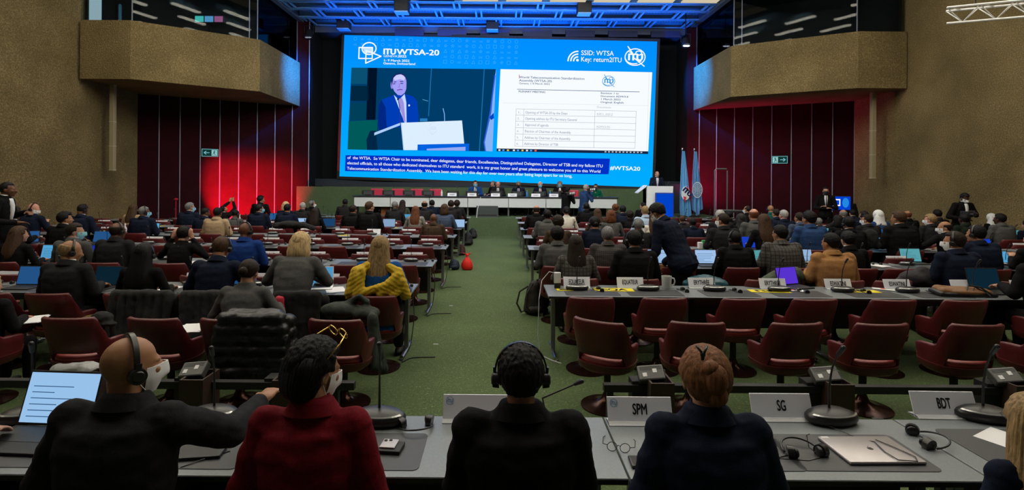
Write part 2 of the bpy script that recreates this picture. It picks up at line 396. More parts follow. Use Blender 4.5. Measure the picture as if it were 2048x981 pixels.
# ceiling hung boxes and lamps
for (u,v,d,lab) in ((804,14,19.6,'left of centre'),(1168,17,19.7,'right of centre'),(985,51,22.2,'above the middle of the screen'),(688,49,22.2,'above the upper left screen corner')):
    t=thing('ceiling_speaker','dark square speaker box hung in the ceiling grid '+lab,'speaker',un(u,v,d))
    MB().rbox(-.26,-.22,-.2,.26,.22,.22,.02).build('cabinet',M_DARK,t); MB().box(-.24,-.2,-.24,.24,.2,-.2).build('grille',M_GRID,t); MB().box(-.02,-.02,.22,.02,.02,.6).build('hanger',M_DARK,t)
for (u,v,d,lab) in ((1372,92,21.3,'bright round stage spotlight hanging beside the right end of the screen'),(617,75,22,'dim stage spotlight hanging left of the screen')):
    t=thing('stage_spotlight',lab,'spotlight',un(u,v,d))
    MB().cone((0,.1,.3),.13,(0,-.02,0),.17,n=20).build('housing',M_DARK,t,smooth=40); MB().tube([(-.19,0.04,.15),(-.19,.05,.5),(.19,.05,.5),(.19,.04,.15)],.015).build('yoke',M_DARK,t)
    MB().cone((0,.05,.5),.02,(0,.05,1.7),.02).build('hanger',M_DARK,t)
    b=MB()
    for a in range(7):
        r=.0 if a==0 else .1; b.ell((r*math.cos(a*1.05),-.03+r*.16*math.sin(a*1.05)*0-.01,-.01+r*math.sin(a*1.05)*.15),(.035,.035,.02),nu=8,nv=6)
    b.build('lens',emat('spot_lens_on' if u>1000 else 'spot_lens_dim',(.8,.85,1),6 if u>1000 else .3),t)
# truss upper right
def truss(A,B):
    A,B=Vector(A),Vector(B); t=thing('lighting_truss','white lattice lighting truss in the top right corner by the wall','truss',A)
    d=B-A; L=d.length; d.normalize(); up=Vector((0,0,1)); n=d.cross(up).normalized()
    def rod(p,q,r): b.cone(p,r,q,r,n=8)
    h=.32; b=MB(); ch=[Vector((0,0,h/2))+n*.16,Vector((0,0,h/2))-n*.16,Vector((0,0,-h/2))]
    for c in ch: rod(c,c+d*L,.028)
    b.build('chord',mat('truss_aluminium',(.8,.8,.8),.4,.3),t); b=MB(); N=int(L/.42)
    for k in range(N):
        for c in ch[:2]:
            rod(c+d*(k*L/N),ch[2]+d*((k+.5)*L/N),.012); rod(ch[2]+d*((k+.5)*L/N),c+d*((k+1)*L/N),.012)
        rod(ch[0]+d*(k*L/N),ch[1]+d*((k+.5)*L/N),.012)
    b.build('lattice',MATS['truss_aluminium'],t); MB().tube([d*L*.3+Vector((0,0,h/2)),d*L*.3+Vector((0,0,2.5))],.012).build('cable',M_DARK,t)
truss(un(1893,33,12.0),un(2100,14,11.0))
# conduits on the concrete
for (u,vb,d,lab) in ((225,342,17.2,'square downpipe casing on the left concrete wall under the balcony'),(1745,358,17.6,'square downpipe casing on the right concrete wall under the balcony')):
    p=un(u,vb,d); t=thing('downpipe',lab,'pipe',(p.x,p.y,p.z)); mm=mat('painted_duct',(.30,.25,.15),.7)
    MB().rbox(-.07,-.07,0,.07,.07,5.06-p.z,.01).build('casing',mm,t)
    for z in (.02,.8,1.6): MB().box(-.075,-.075,z,.075,.075,z+.02).build('joint_band',mat('duct_band',(.45,.4,.28),.6),t)
# exit signs
def exitsign(M,lab,flip):
    t=thing('exit_sign',lab,'sign'); t.matrix_world=M; s=flip
    MB().rbox(-.29,-.06,-.155,.29,0,.155,.01).build('housing',M_DARK,t)
    b=MB()
    for (x0,z0,x1,z1) in ((-.28,-.145,.28,-.13),(-.28,.13,.28,.145),(-.28,-.145,-.265,.145),(.265,-.145,.28,.145)): b.box(x0,-.066,z0,x1,-.06,z1)
    b.build('border',emat('sign_cyan',(.25,.65,.75),.8),t)
    MB().box(-.265,-.063,-.13,.265,-.06,.13).build('face',emat('sign_green',(.01,.06,.05),.6),t)
    b=MB(); b.box(-.2,-.07,-.012,-.02,-.064,.012,Matrix.Scale(s,4,(1,0,0)))
    X=lambda x:x*s
    for sg in (1,-1): b.add([(X(-.22),-.07,0),(X(-.14),-.07,.07*sg),(X(-.12),-.07,.055*sg),(X(-.185),-.07,0)],[(0,1,2,3)])
    b.build('arrow',emat('sign_cyan',(0,0,0)),t)
    b=MB(); b.box(*sorted_box(X(.05),-.069,-.11,X(.24),-.064,.11)); b.build('door_pictogram',emat('sign_pale',(.4,.8,.8),.7),t)
    b=MB()
    def l(p,q,r=.011): b.cone((X(p[0]),-.073,p[1]),r,(X(q[0]),-.073,q[1]),r,n=6)
    b.ell((X(.15),-.073,.075),(.018,.004,.018),nu=8,nv=6); l((.145,.05),(.135,-.01),.016); l((.135,-.01),(.10,-.05)); l((.10,-.05),(.07,-.06)); l((.135,-.01),(.165,-.04)); l((.165,-.04),(.17,-.09)); l((.145,.045),(.10,.02)); l((.145,.045),(.19,.03)); 
    b.build('running_figure',emat('sign_green',(0,0,0)),t)
def sorted_box(x0,y0,z0,x1,y1,z1): return (min(x0,x1),y0,z0,max(x0,x1),y1,z1)
def onwall(MW,u,v):
    # intersect the pixel ray with a wall plane (local y=0)
    o=Vector((0,0,HC)); d=un(u,v,1)-o; n=MW.to_3x3()@Vector((0,1,0)); p0=MW.translation
    k=(p0-o).dot(n)/d.dot(n); return o+d*k
for (M,u,v,lab,s) in ((MPL,420,306,'green exit sign with left arrow on the left burgundy panels',1),(MPR,1559,320,'green exit sign with right arrow on the right burgundy panels',-1)):
    p=onwall(M,u,v); exitsign(Matrix.Translation(p)@M.to_3x3().to_4x4(),lab,s)
# small wall bits
p=un(352,400,18.6); o=MB().cone((0,0,-p.z),.012,(0,0,0),.012).ell((0,0,.02),(.07,.05,.04)).build('red_lamp',mat('red_cap',(.5,.01,.02),.5),loc=p); tag(o,'small red lamp on a thin stem in front of the left panels','lamp')

# unseen fitting, added so its plate cuts the red beam on the panels
t=thing('added_wash_cutter','added unseen fitting with a plate cutting the red beam left of the stage','light',(-9.6,18.7,0))
A=Vector((-8.1,22.2,0))-Vector((-13.2,19.1,0)); ang=math.atan2(A.y,A.x); R=Matrix.Rotation(ang,4,'Z')
MB().box(-.20,.12,.35+.148,.20,.13,.80,R).build('beam_cut_plate',M_BLACK,t); MB().cone((0,0,0),.03,(0,0,.25),.03).build('stand',M_BLACK,t); MB().rbox(-.08,-.08,.23,.08,.05,.31,.01,M=R).build('housing',M_BLACK,t); MB().tube([(.09,.0,.28),(.15,.125,.5)],.01,M=R).tube([(-.09,.0,.28),(-.15,.125,.5)],.01,M=R).build('bracket',M_BLACK,t)
# ------------------------------------------------------------ video wall
W_,H_=13.72,6.31
pBL=un(679,353,22.95); pBR=un(1304,375,22.25); ex=(pBR-pBL).normalized(); W_=(pBR-pBL).length
ey=(un(681,70,22.95)-pBL); H_=ey.length; ey=(ey-ex*ey.dot(ex)).normalized(); ez=ex.cross(ey)
MS=Matrix(((ex.x,ey.x,ez.x,pBL.x),(ex.y,ey.y,ez.y,pBL.y),(ex.z,ey.z,ez.z,pBL.z),(0,0,0,1)))
scr=thing('video_wall','huge blue video wall showing the assembly logo, a speaker and an agenda','screen'); scr.matrix_world=MS
PX=W_/626
def sc(u,v):
    t=(u-680)/626; top=70+9*t; bot=353.5+21.5*t
    return (t*W_, (bot-v)/(bot-top)*H_)
def spoly(pts,layer,col,name,s=1.0,raw=False):
    q=[sc(*p) for p in pts]; return MB().add([(x,y,layer*.004) for x,y in q],[tuple(range(len(q)))]).build(name,emat('scr_%s'%(str(col)),col,s),scr)
def strokes(lines,w,layer,col,name):
    b=MB()
    for pts in lines:
        q=[Vector(sc(*p)) for p in pts]
        for a,c in zip(q[:-1],q[1:]):
            d=(c-a); 
            if d.length<1e-5: continue
            d.normalize(); n=Vector((-d.y,d.x))*w*PX/2; a2=a-d*w*PX*.3; c2=c+d*w*PX*.3
            b.add([(*(a2-n),layer*.004),(*(c2-n),layer*.004),(*(c2+n),layer*.004),(*(a2+n),layer*.004)],[(0,1,2,3)])
    return b.build(name,emat('scr_%s'%(str(col)),col,1),scr)
def stext(t,u,v,px,layer,col,bold=0,width=None,name='lettering'):
    me=text_mesh(t,1.0,bold); o=link(name,me,emat('scr_%s'%(str(col)),col,1),scr)
    x,y=sc(u,v); s=px*PX; sx=s
    if width:
        xs=[p.co.x for p in me.vertices]; sx=width*PX/(max(xs)-min(xs))
    o.location=(x,y,layer*.004); o.scale=(sx,s,1); return o
WH=(.93,.97,1.0)
MB().box(-.12,-.12,-.35,W_+.12,H_+.12,-.004).build('cabinet',M_DARK,scr)
m=emat('scr_bg',(0,.3,1)); nt=m.node_tree; tc=nt.nodes.new('ShaderNodeTexCoord'); sp=nt.nodes.new('ShaderNodeSeparateXYZ'); r=nt.nodes.new('ShaderNodeValToRGB'); mr=nt.nodes.new('ShaderNodeMath'); mr.operation='DIVIDE'; mr.inputs[1].default_value=H_
nt.links.new(tc.outputs['Object'],sp.inputs[0]); nt.links.new(sp.outputs['Y'],mr.inputs[0]); nt.links.new(mr.outputs[0],r.inputs[0]); nt.links.new(r.outputs[0],[n for n in nt.nodes if n.type=='EMISSION'][0].inputs[0])
r.color_ramp.elements[0].color=(0,.42,1,1); r.color_ramp.elements[1].color=(0,.27,1,1)
MB().add([(0,0,0),(W_,0,0),(W_,H_,0),(0,H_,0)],[(0,1,2,3)]).build('background',m,scr)
# faint icons
L=[]; rnd=random.Random(3)
for j in range(5):
    for i in range(24):
        u=703+i*14.2; v=77.5+j*10.7+(u-700)*.012
        if u<800 and j>1: continue
        if u<880 and j>1: continue
        k=rnd.choice('sctxl'); a=3.2
        if k=='s': L.append([(u-a,v-a),(u+a,v-a),(u+a,v+a),(u-a,v+a),(u-a,v-a)])
        elif k=='c': L.append([(u+a*math.cos(t*.785),v+a*math.sin(t*.785)) for t in range(9)])
        elif k=='t': L.append([(u-a,v+a),(u,v-a),(u+a,v+a),(u-a,v+a)])
        elif k=='x': L.append([(u+a*(1 if t%2==0 else .45)*math.sin(t*.628),v-a*(1 if t%2==0 else .45)*math.cos(t*.628)) for t in range(11)])
        else: L.append([(u-a,v),(u+a,v)]); L.append([(u-a,v+2),(u+a,v+2)])
strokes(L,.9,1,(.03,.38,1),'icon_pattern')
circ=lambda cx,cy,rx,ry,n=28,a0=0,a1=6.2832:[(cx+rx*math.cos(a0+(a1-a0)*t/n),cy+ry*math.sin(a0+(a1-a0)*t/n)) for t in range(n+1)]
spoly([(719,96),(739,96),(739,105),(730,107),(722,104)],2,(.55,.78,1),'logo_fill')
strokes([circ(732,97,14.3,12),[(711.5,95),(739,95),(739,117),(711.5,117),(711.5,95)],[(726,101),(757,112.5),(726,126.5),(726,101)]],2.4,3,WH,'conference_logo')
stext('ITU',761,108,16,3,WH,.05,26); stext('WTSA-20',789,108.5,16,3,WH,.03,87)
stext('GENEVA',762,114,6.5,3,WH,0,28); stext('2022',791,114.3,6.5,3,WH,.03,18)
stext('1- 9 March 2022',762,122.5,6.5,3,WH,.02,52); stext('Geneva, Switzerland',762,128.5,6.5,3,WH,.02,65)
strokes([circ(1152,119.5,r_,r_*1.02,14,math.pi,math.pi*1.5) for r_ in (8,13.5,19)],2.6,3,WH,'wifi_symbol')
spoly(circ(1151.5,118,2.6,2.6,14)[:-1],3,WH,'wifi_dot')
stext('SSID: WTSA',1158,107.5,13.5,3,WH,.005,64); stext('Key: return2ITU',1158,120.5,13.5,3,WH,.005,79)
def itulogo(cx,cy,r,layer,col,wd):
    strokes([circ(cx,cy,r,r*.86),[(cx-r*.75,cy-r*1.1),(cx-r*.25,cy-r*.4)],[(cx-.1*r,cy+.1*r),(cx+r*.95,cy+r*.95)],
      circ(cx+r*.35,cy-r*.42,r*.3,r*.22,10),circ(cx-r*.1,cy+r*.1,r*.85,r*.6,10,1.2,2.9)],wd,layer,col,'emblem')
    spoly([(cx-.7*r,cy-.55*r),(cx-.45*r,cy-.62*r),(cx-.2*r,cy-.33*r),(cx-.62*r,cy-.33*r),(cx-.42*r,cy-.42*r)],layer,col,'lightning_bolt')
    spoly([(cx+.02*r,cy+.1*r),(cx+.35*r,cy+.42*r),(cx+.7*r,cy+.42*r),(cx+.25*r,cy+.62*r),(cx+.45*r,cy+.45*r)],layer,col,'lightning_bolt')
    stext('ITU',cx-r*.72,cy+r*.32,r*.95,layer,col,.05,r*1.5)
itulogo(1264,111,19.5,3,WH,2)
# camera feed picture
spoly([(697,135.5),(990,137),(989,303),(695,299.5)],2,(.0,.045,.14),'feed_background')
spoly([(697,135.5),(730,135.6),(730,168),(697,168)],3,(.003,.08,.17),'feed_panel'); spoly([(697,172),(734,172),(734,202),(697,202)],3,(.0,.02,.05),'feed_panel')
spoly([(697,207),(731,207),(730,240),(696,240)],3,(.0,.05,.10),'feed_panel'); spoly([(731,135.6),(750,135.7),(750,240),(731,240)],3,(0,.006,.02),'feed_pillar')
spoly([(695,243),(755,240),(752,300.8),(695,299.5)],3,(.0,.10,.10),'feed_green_wall')
spoly([(735,300.5),(733,280),(740,262),(752,262),(757,300.6)],4,(.0,.02,.06),'feed_shadow')
strokes([[(860.5,136.5),(858,232)],[(967,137),(963,302)]],1.8,3,(.01,.16,.4),'feed_seam'); strokes([[(845,199),(856,202)]],1,3,(.1,.4,.7),'feed_highlight')
spoly([(991,137),(989,303),(976,302.5),(973,285),(984,225),(989,150)],4,(.25,.45,.9),'feed_flag'); spoly([(989,225),(990,236),(984,240),(981,234)],5,(.0,.06,.55),'feed_flag_mark')
strokes([[(989,150),(982,225),(972,285),(975,302)]],2.4,5,(.03,.12,.8),'feed_flag_edge')
spoly([(786,190),(808,188),(826,193),(834,203),(838,232),(838,246),(760,262),(755,250),(756,212),(761,200)],5,(.0,.045,.45),'feed_suit')
spoly([(756,212),(761,200),(770,215),(774,258),(760,262),(755,250)],6,(.0,.02,.22),'feed_sleeve')
spoly([(786,190),(797,200),(808,188),(812,205),(814,246),(810,246)],6,(.55,.70,1),'feed_shirt'); spoly([(796,198),(803,196),(807,206),(812,245),(808,243),(799,214)],7,(.35,.28,.75),'feed_tie')
spoly(circ(781.6,170,3,8,14)[:-1],6,(.25,.25,.8),'feed_ear')
spoly([(782,160),(784,153),(790,149),(798,148),(806,150),(810,156),(811,166),(811,178),(808,186),(801,191),(794,190),(787,183),(783,175)],7,(.36,.34,.92),'feed_face')
spoly([(784,158),(787,152),(796,148.5),(805,151),(808,157),(806,161),(798,158.5),(788,161)],8,(.60,.62,1),'feed_forehead_light')
spoly([(781,172),(780,160),(783,151),(791,147),(799,146),(807,149),(811,156),(812,165),(808,154),(800,148.5),(790,150),(784,156),(783,164)],8,(.01,.02,.12),'feed_hair')
strokes([[(784,168),(788,167.6)],[(799,166.8),(804,167)],[(785.5,164.5),(790,163.6)],[(798,163),(804,162.9)]],1.5,9,(.02,.02,.2),'feed_eyes'); strokes([[(796,168),(797,174),(794,175)]],1,9,(.2,.16,.6),'feed_nose')
strokes([[(793,180.5),(798,179.2),(803,179.4)]],1.8,9,(.15,.05,.4),'feed_mouth'); spoly(circ(818,211,1.8,2.2,10)[:-1],7,(.8,.85,1),'feed_pin')
strokes([[(795,198),(799,215),(801,246)]],1.5,9,(.01,.06,.3),'feed_microphone_stem'); spoly(circ(795,198.5,2,2.6,10)[:-1],9,(.0,.02,.1),'feed_microphone')
strokes([[(887,217),(890,228),(891,242)]],1.6,6,(.2,.45,.9),'feed_microphone_stem'); spoly([(841,237),(856,237),(856,243),(841,243)],6,(.02,.2,.5),'feed_box')
spoly([(749,266),(749,271.5),(801,251),(801,246)],8,(.42,.62,.95),'feed_podium_top'); spoly([(803,246),(926,241),(932,287.5),(838,289.5),(838,300.9),(810,300.8)],8,(.72,.86,1),'feed_podium_front')
strokes([[(803,246),(810,300)]],1.6,9,(.45,.6,.95),'feed_podium_edge')
spoly([(838,289.5),(942,287.5),(942,302),(838,301)],9,(.0,.12,.75),'feed_podium_panel'); spoly([(857,298),(935,294),(935,302),(857,301.3)],10,(.3,.4,.9),'feed_podium_panel_light')
strokes([[(860,252),(866,246),(872,244)],[(858,258),(867,270),(876,262)]],.5,9,(.55,.65,.85),'feed_emblem_lines'); stext('CICG',862,259,7.5,9,(.5,.6,.8),0,12)
# document
spoly([(999.5,137),(1298.5,141.5),(1296,307),(997.5,303)],2,WH,'document_page')
DB=(.03,.09,.22); GY=(.42,.46,.52)
stext('World Telecommunication Standardization',1037.5,155,6.2,3,DB,.012,129); stext('Assembly (WTSA-20)',1037.5,161.5,6.2,3,DB,.012,65); stext('Geneva, 1-9 March 2022',1037.5,167,5,3,DB,.008,61)
strokes([[(1037.5,148),(1037.5,155)]],1,4,(.5,.05,.1),'text_cursor')
itulogo(1214,160,12,3,(.02,.32,.72),1.1)
strokes([[(1034.5,177.5),(1275,181.5)]],1,3,DB,'rule_line'); stext('PLENARY MEETING',1037,183.5,5,3,DB,.02,53)
for k,t in enumerate(['Revision 1 to','Document ADM/3-E','1 March 2022','Original: English']): stext(t,1199.5,186+k*6.1,5,3,DB,.015,[35,54,38,45][k])
strokes([[(1006,205),(1293,209.5)],[(1292.5,144),(1293,300)]],.8,3,(.75,.8,.86),'page_line')
stext('Documents',1193,214.5,5.5,3,GY,0,27)
rows=[217,229.3,242,255,267.8,280.3,292.5]; L=[]
for k,v in enumerate(rows): L.append([(1033.5,v),(1270,v+3.8)])
for u in (1033.5,1049,1189.5,1270): L.append([(u,217+(u-1033)*.016),(u,292.5+(u-1033)*.016)])
strokes(L,.7,3,GY,'table_lines')
T=['Opening of WTSA-20 by the Dean','Opening address by ITU Secretary General','Approval of agenda','Election of Chairman of the Assembly','Address by Chairman of the Assembly','Address by Director of TSB']; Wd=[83,102,47,91,91,67]
for k,t in enumerate(T): stext(t,1052,rows[k]+9.3,7,3,DB if 0 else (.18,.24,.34),0,Wd[k]); stext('%d.'%(k+1),1036,rows[k]+9,6,3,GY,0,5)
stext('INF/1, INF/2',1193,228.5,5.5,3,GY,0,31); stext('ADM/3-R1',1193,254,5.5,3,GY,0,27); strokes([[(1193,229.8),(1224,230.3)],[(1193,255.5),(1220,256)]],.5,4,GY,'underline')
spoly([(997.5,297),(1296,302),(1296,307.5),(997.5,303)],4,(.008,.02,.06),'taskbar')
for k,u in enumerate((1001,1009,1018,1030,1038,1047,1056,1064,1073)): spoly([(u,298.8+k*.12),(u+4,298.8+k*.12),(u+4,302+k*.12),(u,302+k*.12)],5,[(.8,.85,.9),(.1,.4,.9),(.8,.6,.1)][k%3] if k<8 else (.9,.15,.08),'taskbar_icon')
for k in range(11): spoly([(1211+k*7,302+k*.1),(1214.5+k*7,302+k*.1),(1214.5+k*7,304.5+k*.1),(1211+k*7,304.5+k*.1)],5,(.5,.55,.6),'taskbar_icon')
# captions
spoly([(691,311),(1222,317),(1220.5,348.8),(691,343)],2,(.0,.03,.55),'caption_band')
C=['of  the WTSA.  So WTSA Chair to be nominated, dear delegates, dear friends, Excellencies, Distinguished Delegates, Director of TSB and my fellow ITU','elected officials, to all those who dedicated themselves to ITU standard  work, it is my great honor and great pleasure to welcome you all to this World','Telecommunication Standardization Assembly.  We have been waiting for this day for over two years after being kept apart for so long,']
for k,t in enumerate(C):
    o=stext(t,695,[318.6,329.2,340][k],8.3,3,WH,.008,[513,509,454][k]); o.rotation_euler=(0,0,0)
stext('#WTSA20',1223,339.5,11,3,WH,.02,59)
# dark shelf below and fringe units above the screen
struct(MB().box(-8.2,23.0,1.7,8.0,23.3,2.02).box(-7.6,22.6,.64,8.0,22.7,1.9).build('wall_low_backdrop',mat('dark_blue_backdrop',(.012,.022,.035),.6)))
b=MB()
for k in range(7): x=-4.6+k*1.85; b.box(x,22.7,8.25,x+1.25,22.85,8.52)
struct(b.build('trim_5',mat('blue_black_fringe',(.02,.03,.10),.5)))
# ------------------------------------------------------------ stage
ZS=.64
struct(MB().box(-8.55,19.0,0,8.6,23.9,ZS).build('floor_stage',M_CARPET2))
struct(MB().box(-8.35,21.55,ZS,6.75,21.7,1.70).build('wall_stage_backrail',M_CARPET2))
st=thing('stage_table','long white-fronted podium table with a dark top on the stage','table',(0,19.9,ZS)); TX0,TX1=-5.53,4.45
MB().box(TX0-.05,-.02,.70,TX1+.05,.85,.75).build('tabletop',M_DESKEDGE,st)
n=0; xs=[-5.53,-3.93,-2.62,-2.30,-.63,-.33,1.33,1.62,2.9,4.45]
seams=[-5.53,-4.15,-2.67,-1.22,.33,1.75,3.1,4.45]
for a,c in zip(seams[:-1],seams[1:]):
    MB().box(a+.012,0,.34,c-.012,.03,.695).build('front_panel',mat('white_front_panel',(.62,.66,.68),.5),st)
for x in seams: MB().box(x-.03,.1,0,x+.03,.6,.70).build('leg',M_STEEL,st)
MB().box(TX0+.3,.6,.02,TX1-.3,.63,.7).build('back_skirt',M_DARK,st)
# monitors on the stage table
def stage_monitor(x,lab,plate=None):
    t=thing('desk_monitor',lab,'monitor',(x,19.9+.42,ZS+.75),0,'monitors on the stage table')
    MB().rbox(-.24,-.02,.03,.24,.02,.20,.01).build('casing',M_DARK,t); MB().box(-.16,-.03,.04,.16,-.02,.17).build('rear_cover',mat('monitor_rear',(.05,.06,.065),.5),t)
    MB().rbox(-.12,-.06,0,.12,.06,.03,.01).build('foot',M_DARK,t)
    g=thing('table_microphone','thin gooseneck microphone beside the stage monitor'+lab[12:],'microphone',(x+.2,19.9+.5,ZS+.75))
    MB().lathe([(.04,0),(.04,.02),(.01,.03)],12).build('base',M_MIC,g); MB().tube([(0,0,.02),(0,0,.2),(-.04,-.0,.32)],.006).build('stem',M_MIC,g); MB().cone((-.04,0,.31),.014,(-.06,0,.36),.012,hemi=True).build('capsule',M_MIC,g)
def su(u,d=20.3): return (u-CX-2)*d/F
ords=['first','second','third','fourth','fifth','sixth','seventh','eighth','ninth','tenth','eleventh','twelfth','thirteenth','fourteenth','fifteenth','sixteenth','seventeenth']
for k,u in enumerate((738,779,820,858,908,946,995,1037,1082,1112)):
    stage_monitor(su(u),'black screen on the stage table, %s from the left end'%ords[k])
for k,u in enumerate((906,946,993,1027,1074,1110)):
    t=thing('name_card','white name card on the stage table, %s from the left'%ords[k],'name card',(su(u,20.0),20.02,ZS+.75))
    MB().add([(-.17,0,0),(.17,0,0),(.17,.05,.12),(-.17,.05,.12),(-.17,.1,0),(.17,.1,0)],[(0,1,2,3),(3,2,5,4),(0,4,5,1),(0,3,4),(1,5,2)]).build('card',M_WHITE,t)
    b=MB(); b.box(-.11,.025,.06,.11,.03,.075); b.box(-.07,.018,.038,.07,.022,.05); b.build('printed_name',M_INK,t)
for k,(u,lab,c) in enumerate(((1056,'blue labelled water bottle right of the third seated panelist',(.05,.25,.7)),(1102,'blue water bottle near the photographer on the stage table',(.05,.25,.7)),(886,'small white bottle on the stage table by the empty chairs',(.8,.82,.85)))):
    t=thing('bottle',lab,'bottle',(su(u,20.2),20.15,ZS+.75)); MB().lathe([(.033,0),(.035,.02),(.034,.15),(.014,.2),(.014,.22)],16).build('body',mat('bottle_plastic_%d'%k,c,.2),t,smooth=40)
    MB().lathe([(.016,.22),(.016,.24)],12).build('cap',M_WHITE,t)
def stage_chair(x,lab):
    t=thing('stage_chair',lab,'chair',(x,21.0,ZS),0,'red chairs behind the stage table')
    mm=mat('pink_red_upholstery',(.55,.03,.08),.5)
    MB().rbox(-.26,-.24,.42,.26,.26,.50,.03).build('seat',mm,t); MB().rbox(-.25,.20,.52,.25,.27,1.0,.03).build('backrest',mm,t)
    MB().cone((0,0,.04),.03,(0,0,.42),.03).build('pedestal',M_CHROME,t); MB().lathe([(.25,0),(.25,.02),(.04,.05)],20).build('base',M_DARK,t)
for k,u in enumerate((756,798,836,873,1130,1147)): stage_chair(su(u,21.2),'empty pink-red chair behind the stage table, %s from the left'%ords[k])
# orange chair / odd bits under the table
t=thing('orange_box','brown orange box under the left part of the stage table','box',(su(773,20.2),20.15,ZS)); MB().rbox(-.16,0,0,.16,.3,.30,.01).build('body',mat('brown_orange',(.30,.09,.03),.6),t); MB().box(-.17,-.01,.27,.17,.31,.30).build('lid',mat('brown_orange_lid',(.2,.06,.02),.6),t)
t=thing('wedge_loudspeaker','dark wedge loudspeaker on the stage below the table','loudspeaker',(su(977,19.5),19.35,ZS)); 
MB().add([(-.42,0,0),(.42,0,0),(.42,.5,0),(-.42,.5,0),(-.40,.12,.42),(.40,.12,.42),(.40,.5,.30),(-.40,.5,.30)],[(3,2,1,0),(4,5,6,7),(0,1,5,4),(1,2,6,5),(2,3,7,6),(3,0,4,7)]).build('cabinet',mat('dark_green_speaker',(.02,.03,.03),.7),t); MB().box(-.36,.015,.06,.36,.03,.1).build('badge',M_DARK,t)
o=MB().tube([un(920,440,19.2)+Vector((.6,0,.02)),un(955,420,19.4),un(958,405,19.5),un(961,395,19.6)],.012).build('white_cable',mat('white_cable',(.6,.62,.65),.5)); tag(o,'white cable hanging from the stage table above the dark wedge loudspeaker','cable')
# podium
t=thing('lectern','white lectern with a blue front panel at the right end of the stage','lectern',(un(1320,400,19.55).x,19.55,ZS)); mm=mat('white_lectern',(.85,.88,.9),.4)
MB().add([(-.50,0,0),(.44,0,0),(.44,.5,0),(-.50,.5,0),(-.50,-.06,1.20),(.47,-.06,1.20),(.47,.5,1.06),(-.50,.5,1.06)],[(3,2,1,0),(4,5,6,7),(0,1,5,4),(1,2,6,5),(2,3,7,6),(3,0,4,7)]).build('body',mm,t)
MB().add([(-.78,.18,.92),(-.78,.62,.92),(-.50,.5,1.20),(-.50,-.07,1.20),(-.78,.18,.95),(-.78,.62,.95),(-.50,.5,1.23),(-.50,-.07,1.23)],[(3,2,1,0),(4,5,6,7),(0,1,5,4),(1,2,6,5),(2,3,7,6),(3,0,4,7)]).build('side_shelf',mm,t)
MB().box(-.5,.05,.0,-.46,.5,1.1).build('side_panel',M_DARK,t)
MB().rbox(-.22,-.22,.05,.44,-.10,.96,.01).build('front_screen_case',mat('blue_case',(.02,.06,.35),.5),t); MB().box(-.19,-.226,.08,.41,-.221,.92).build('front_screen',emat('lectern_blue',(.0,.06,.62),.9),t)
for x in (-.3,.3): MB().tube([(x,.2,1.15),(x+.02,.1,1.3),(x+.03,-.02,1.38)],.007).build('microphone',M_MIC,t)
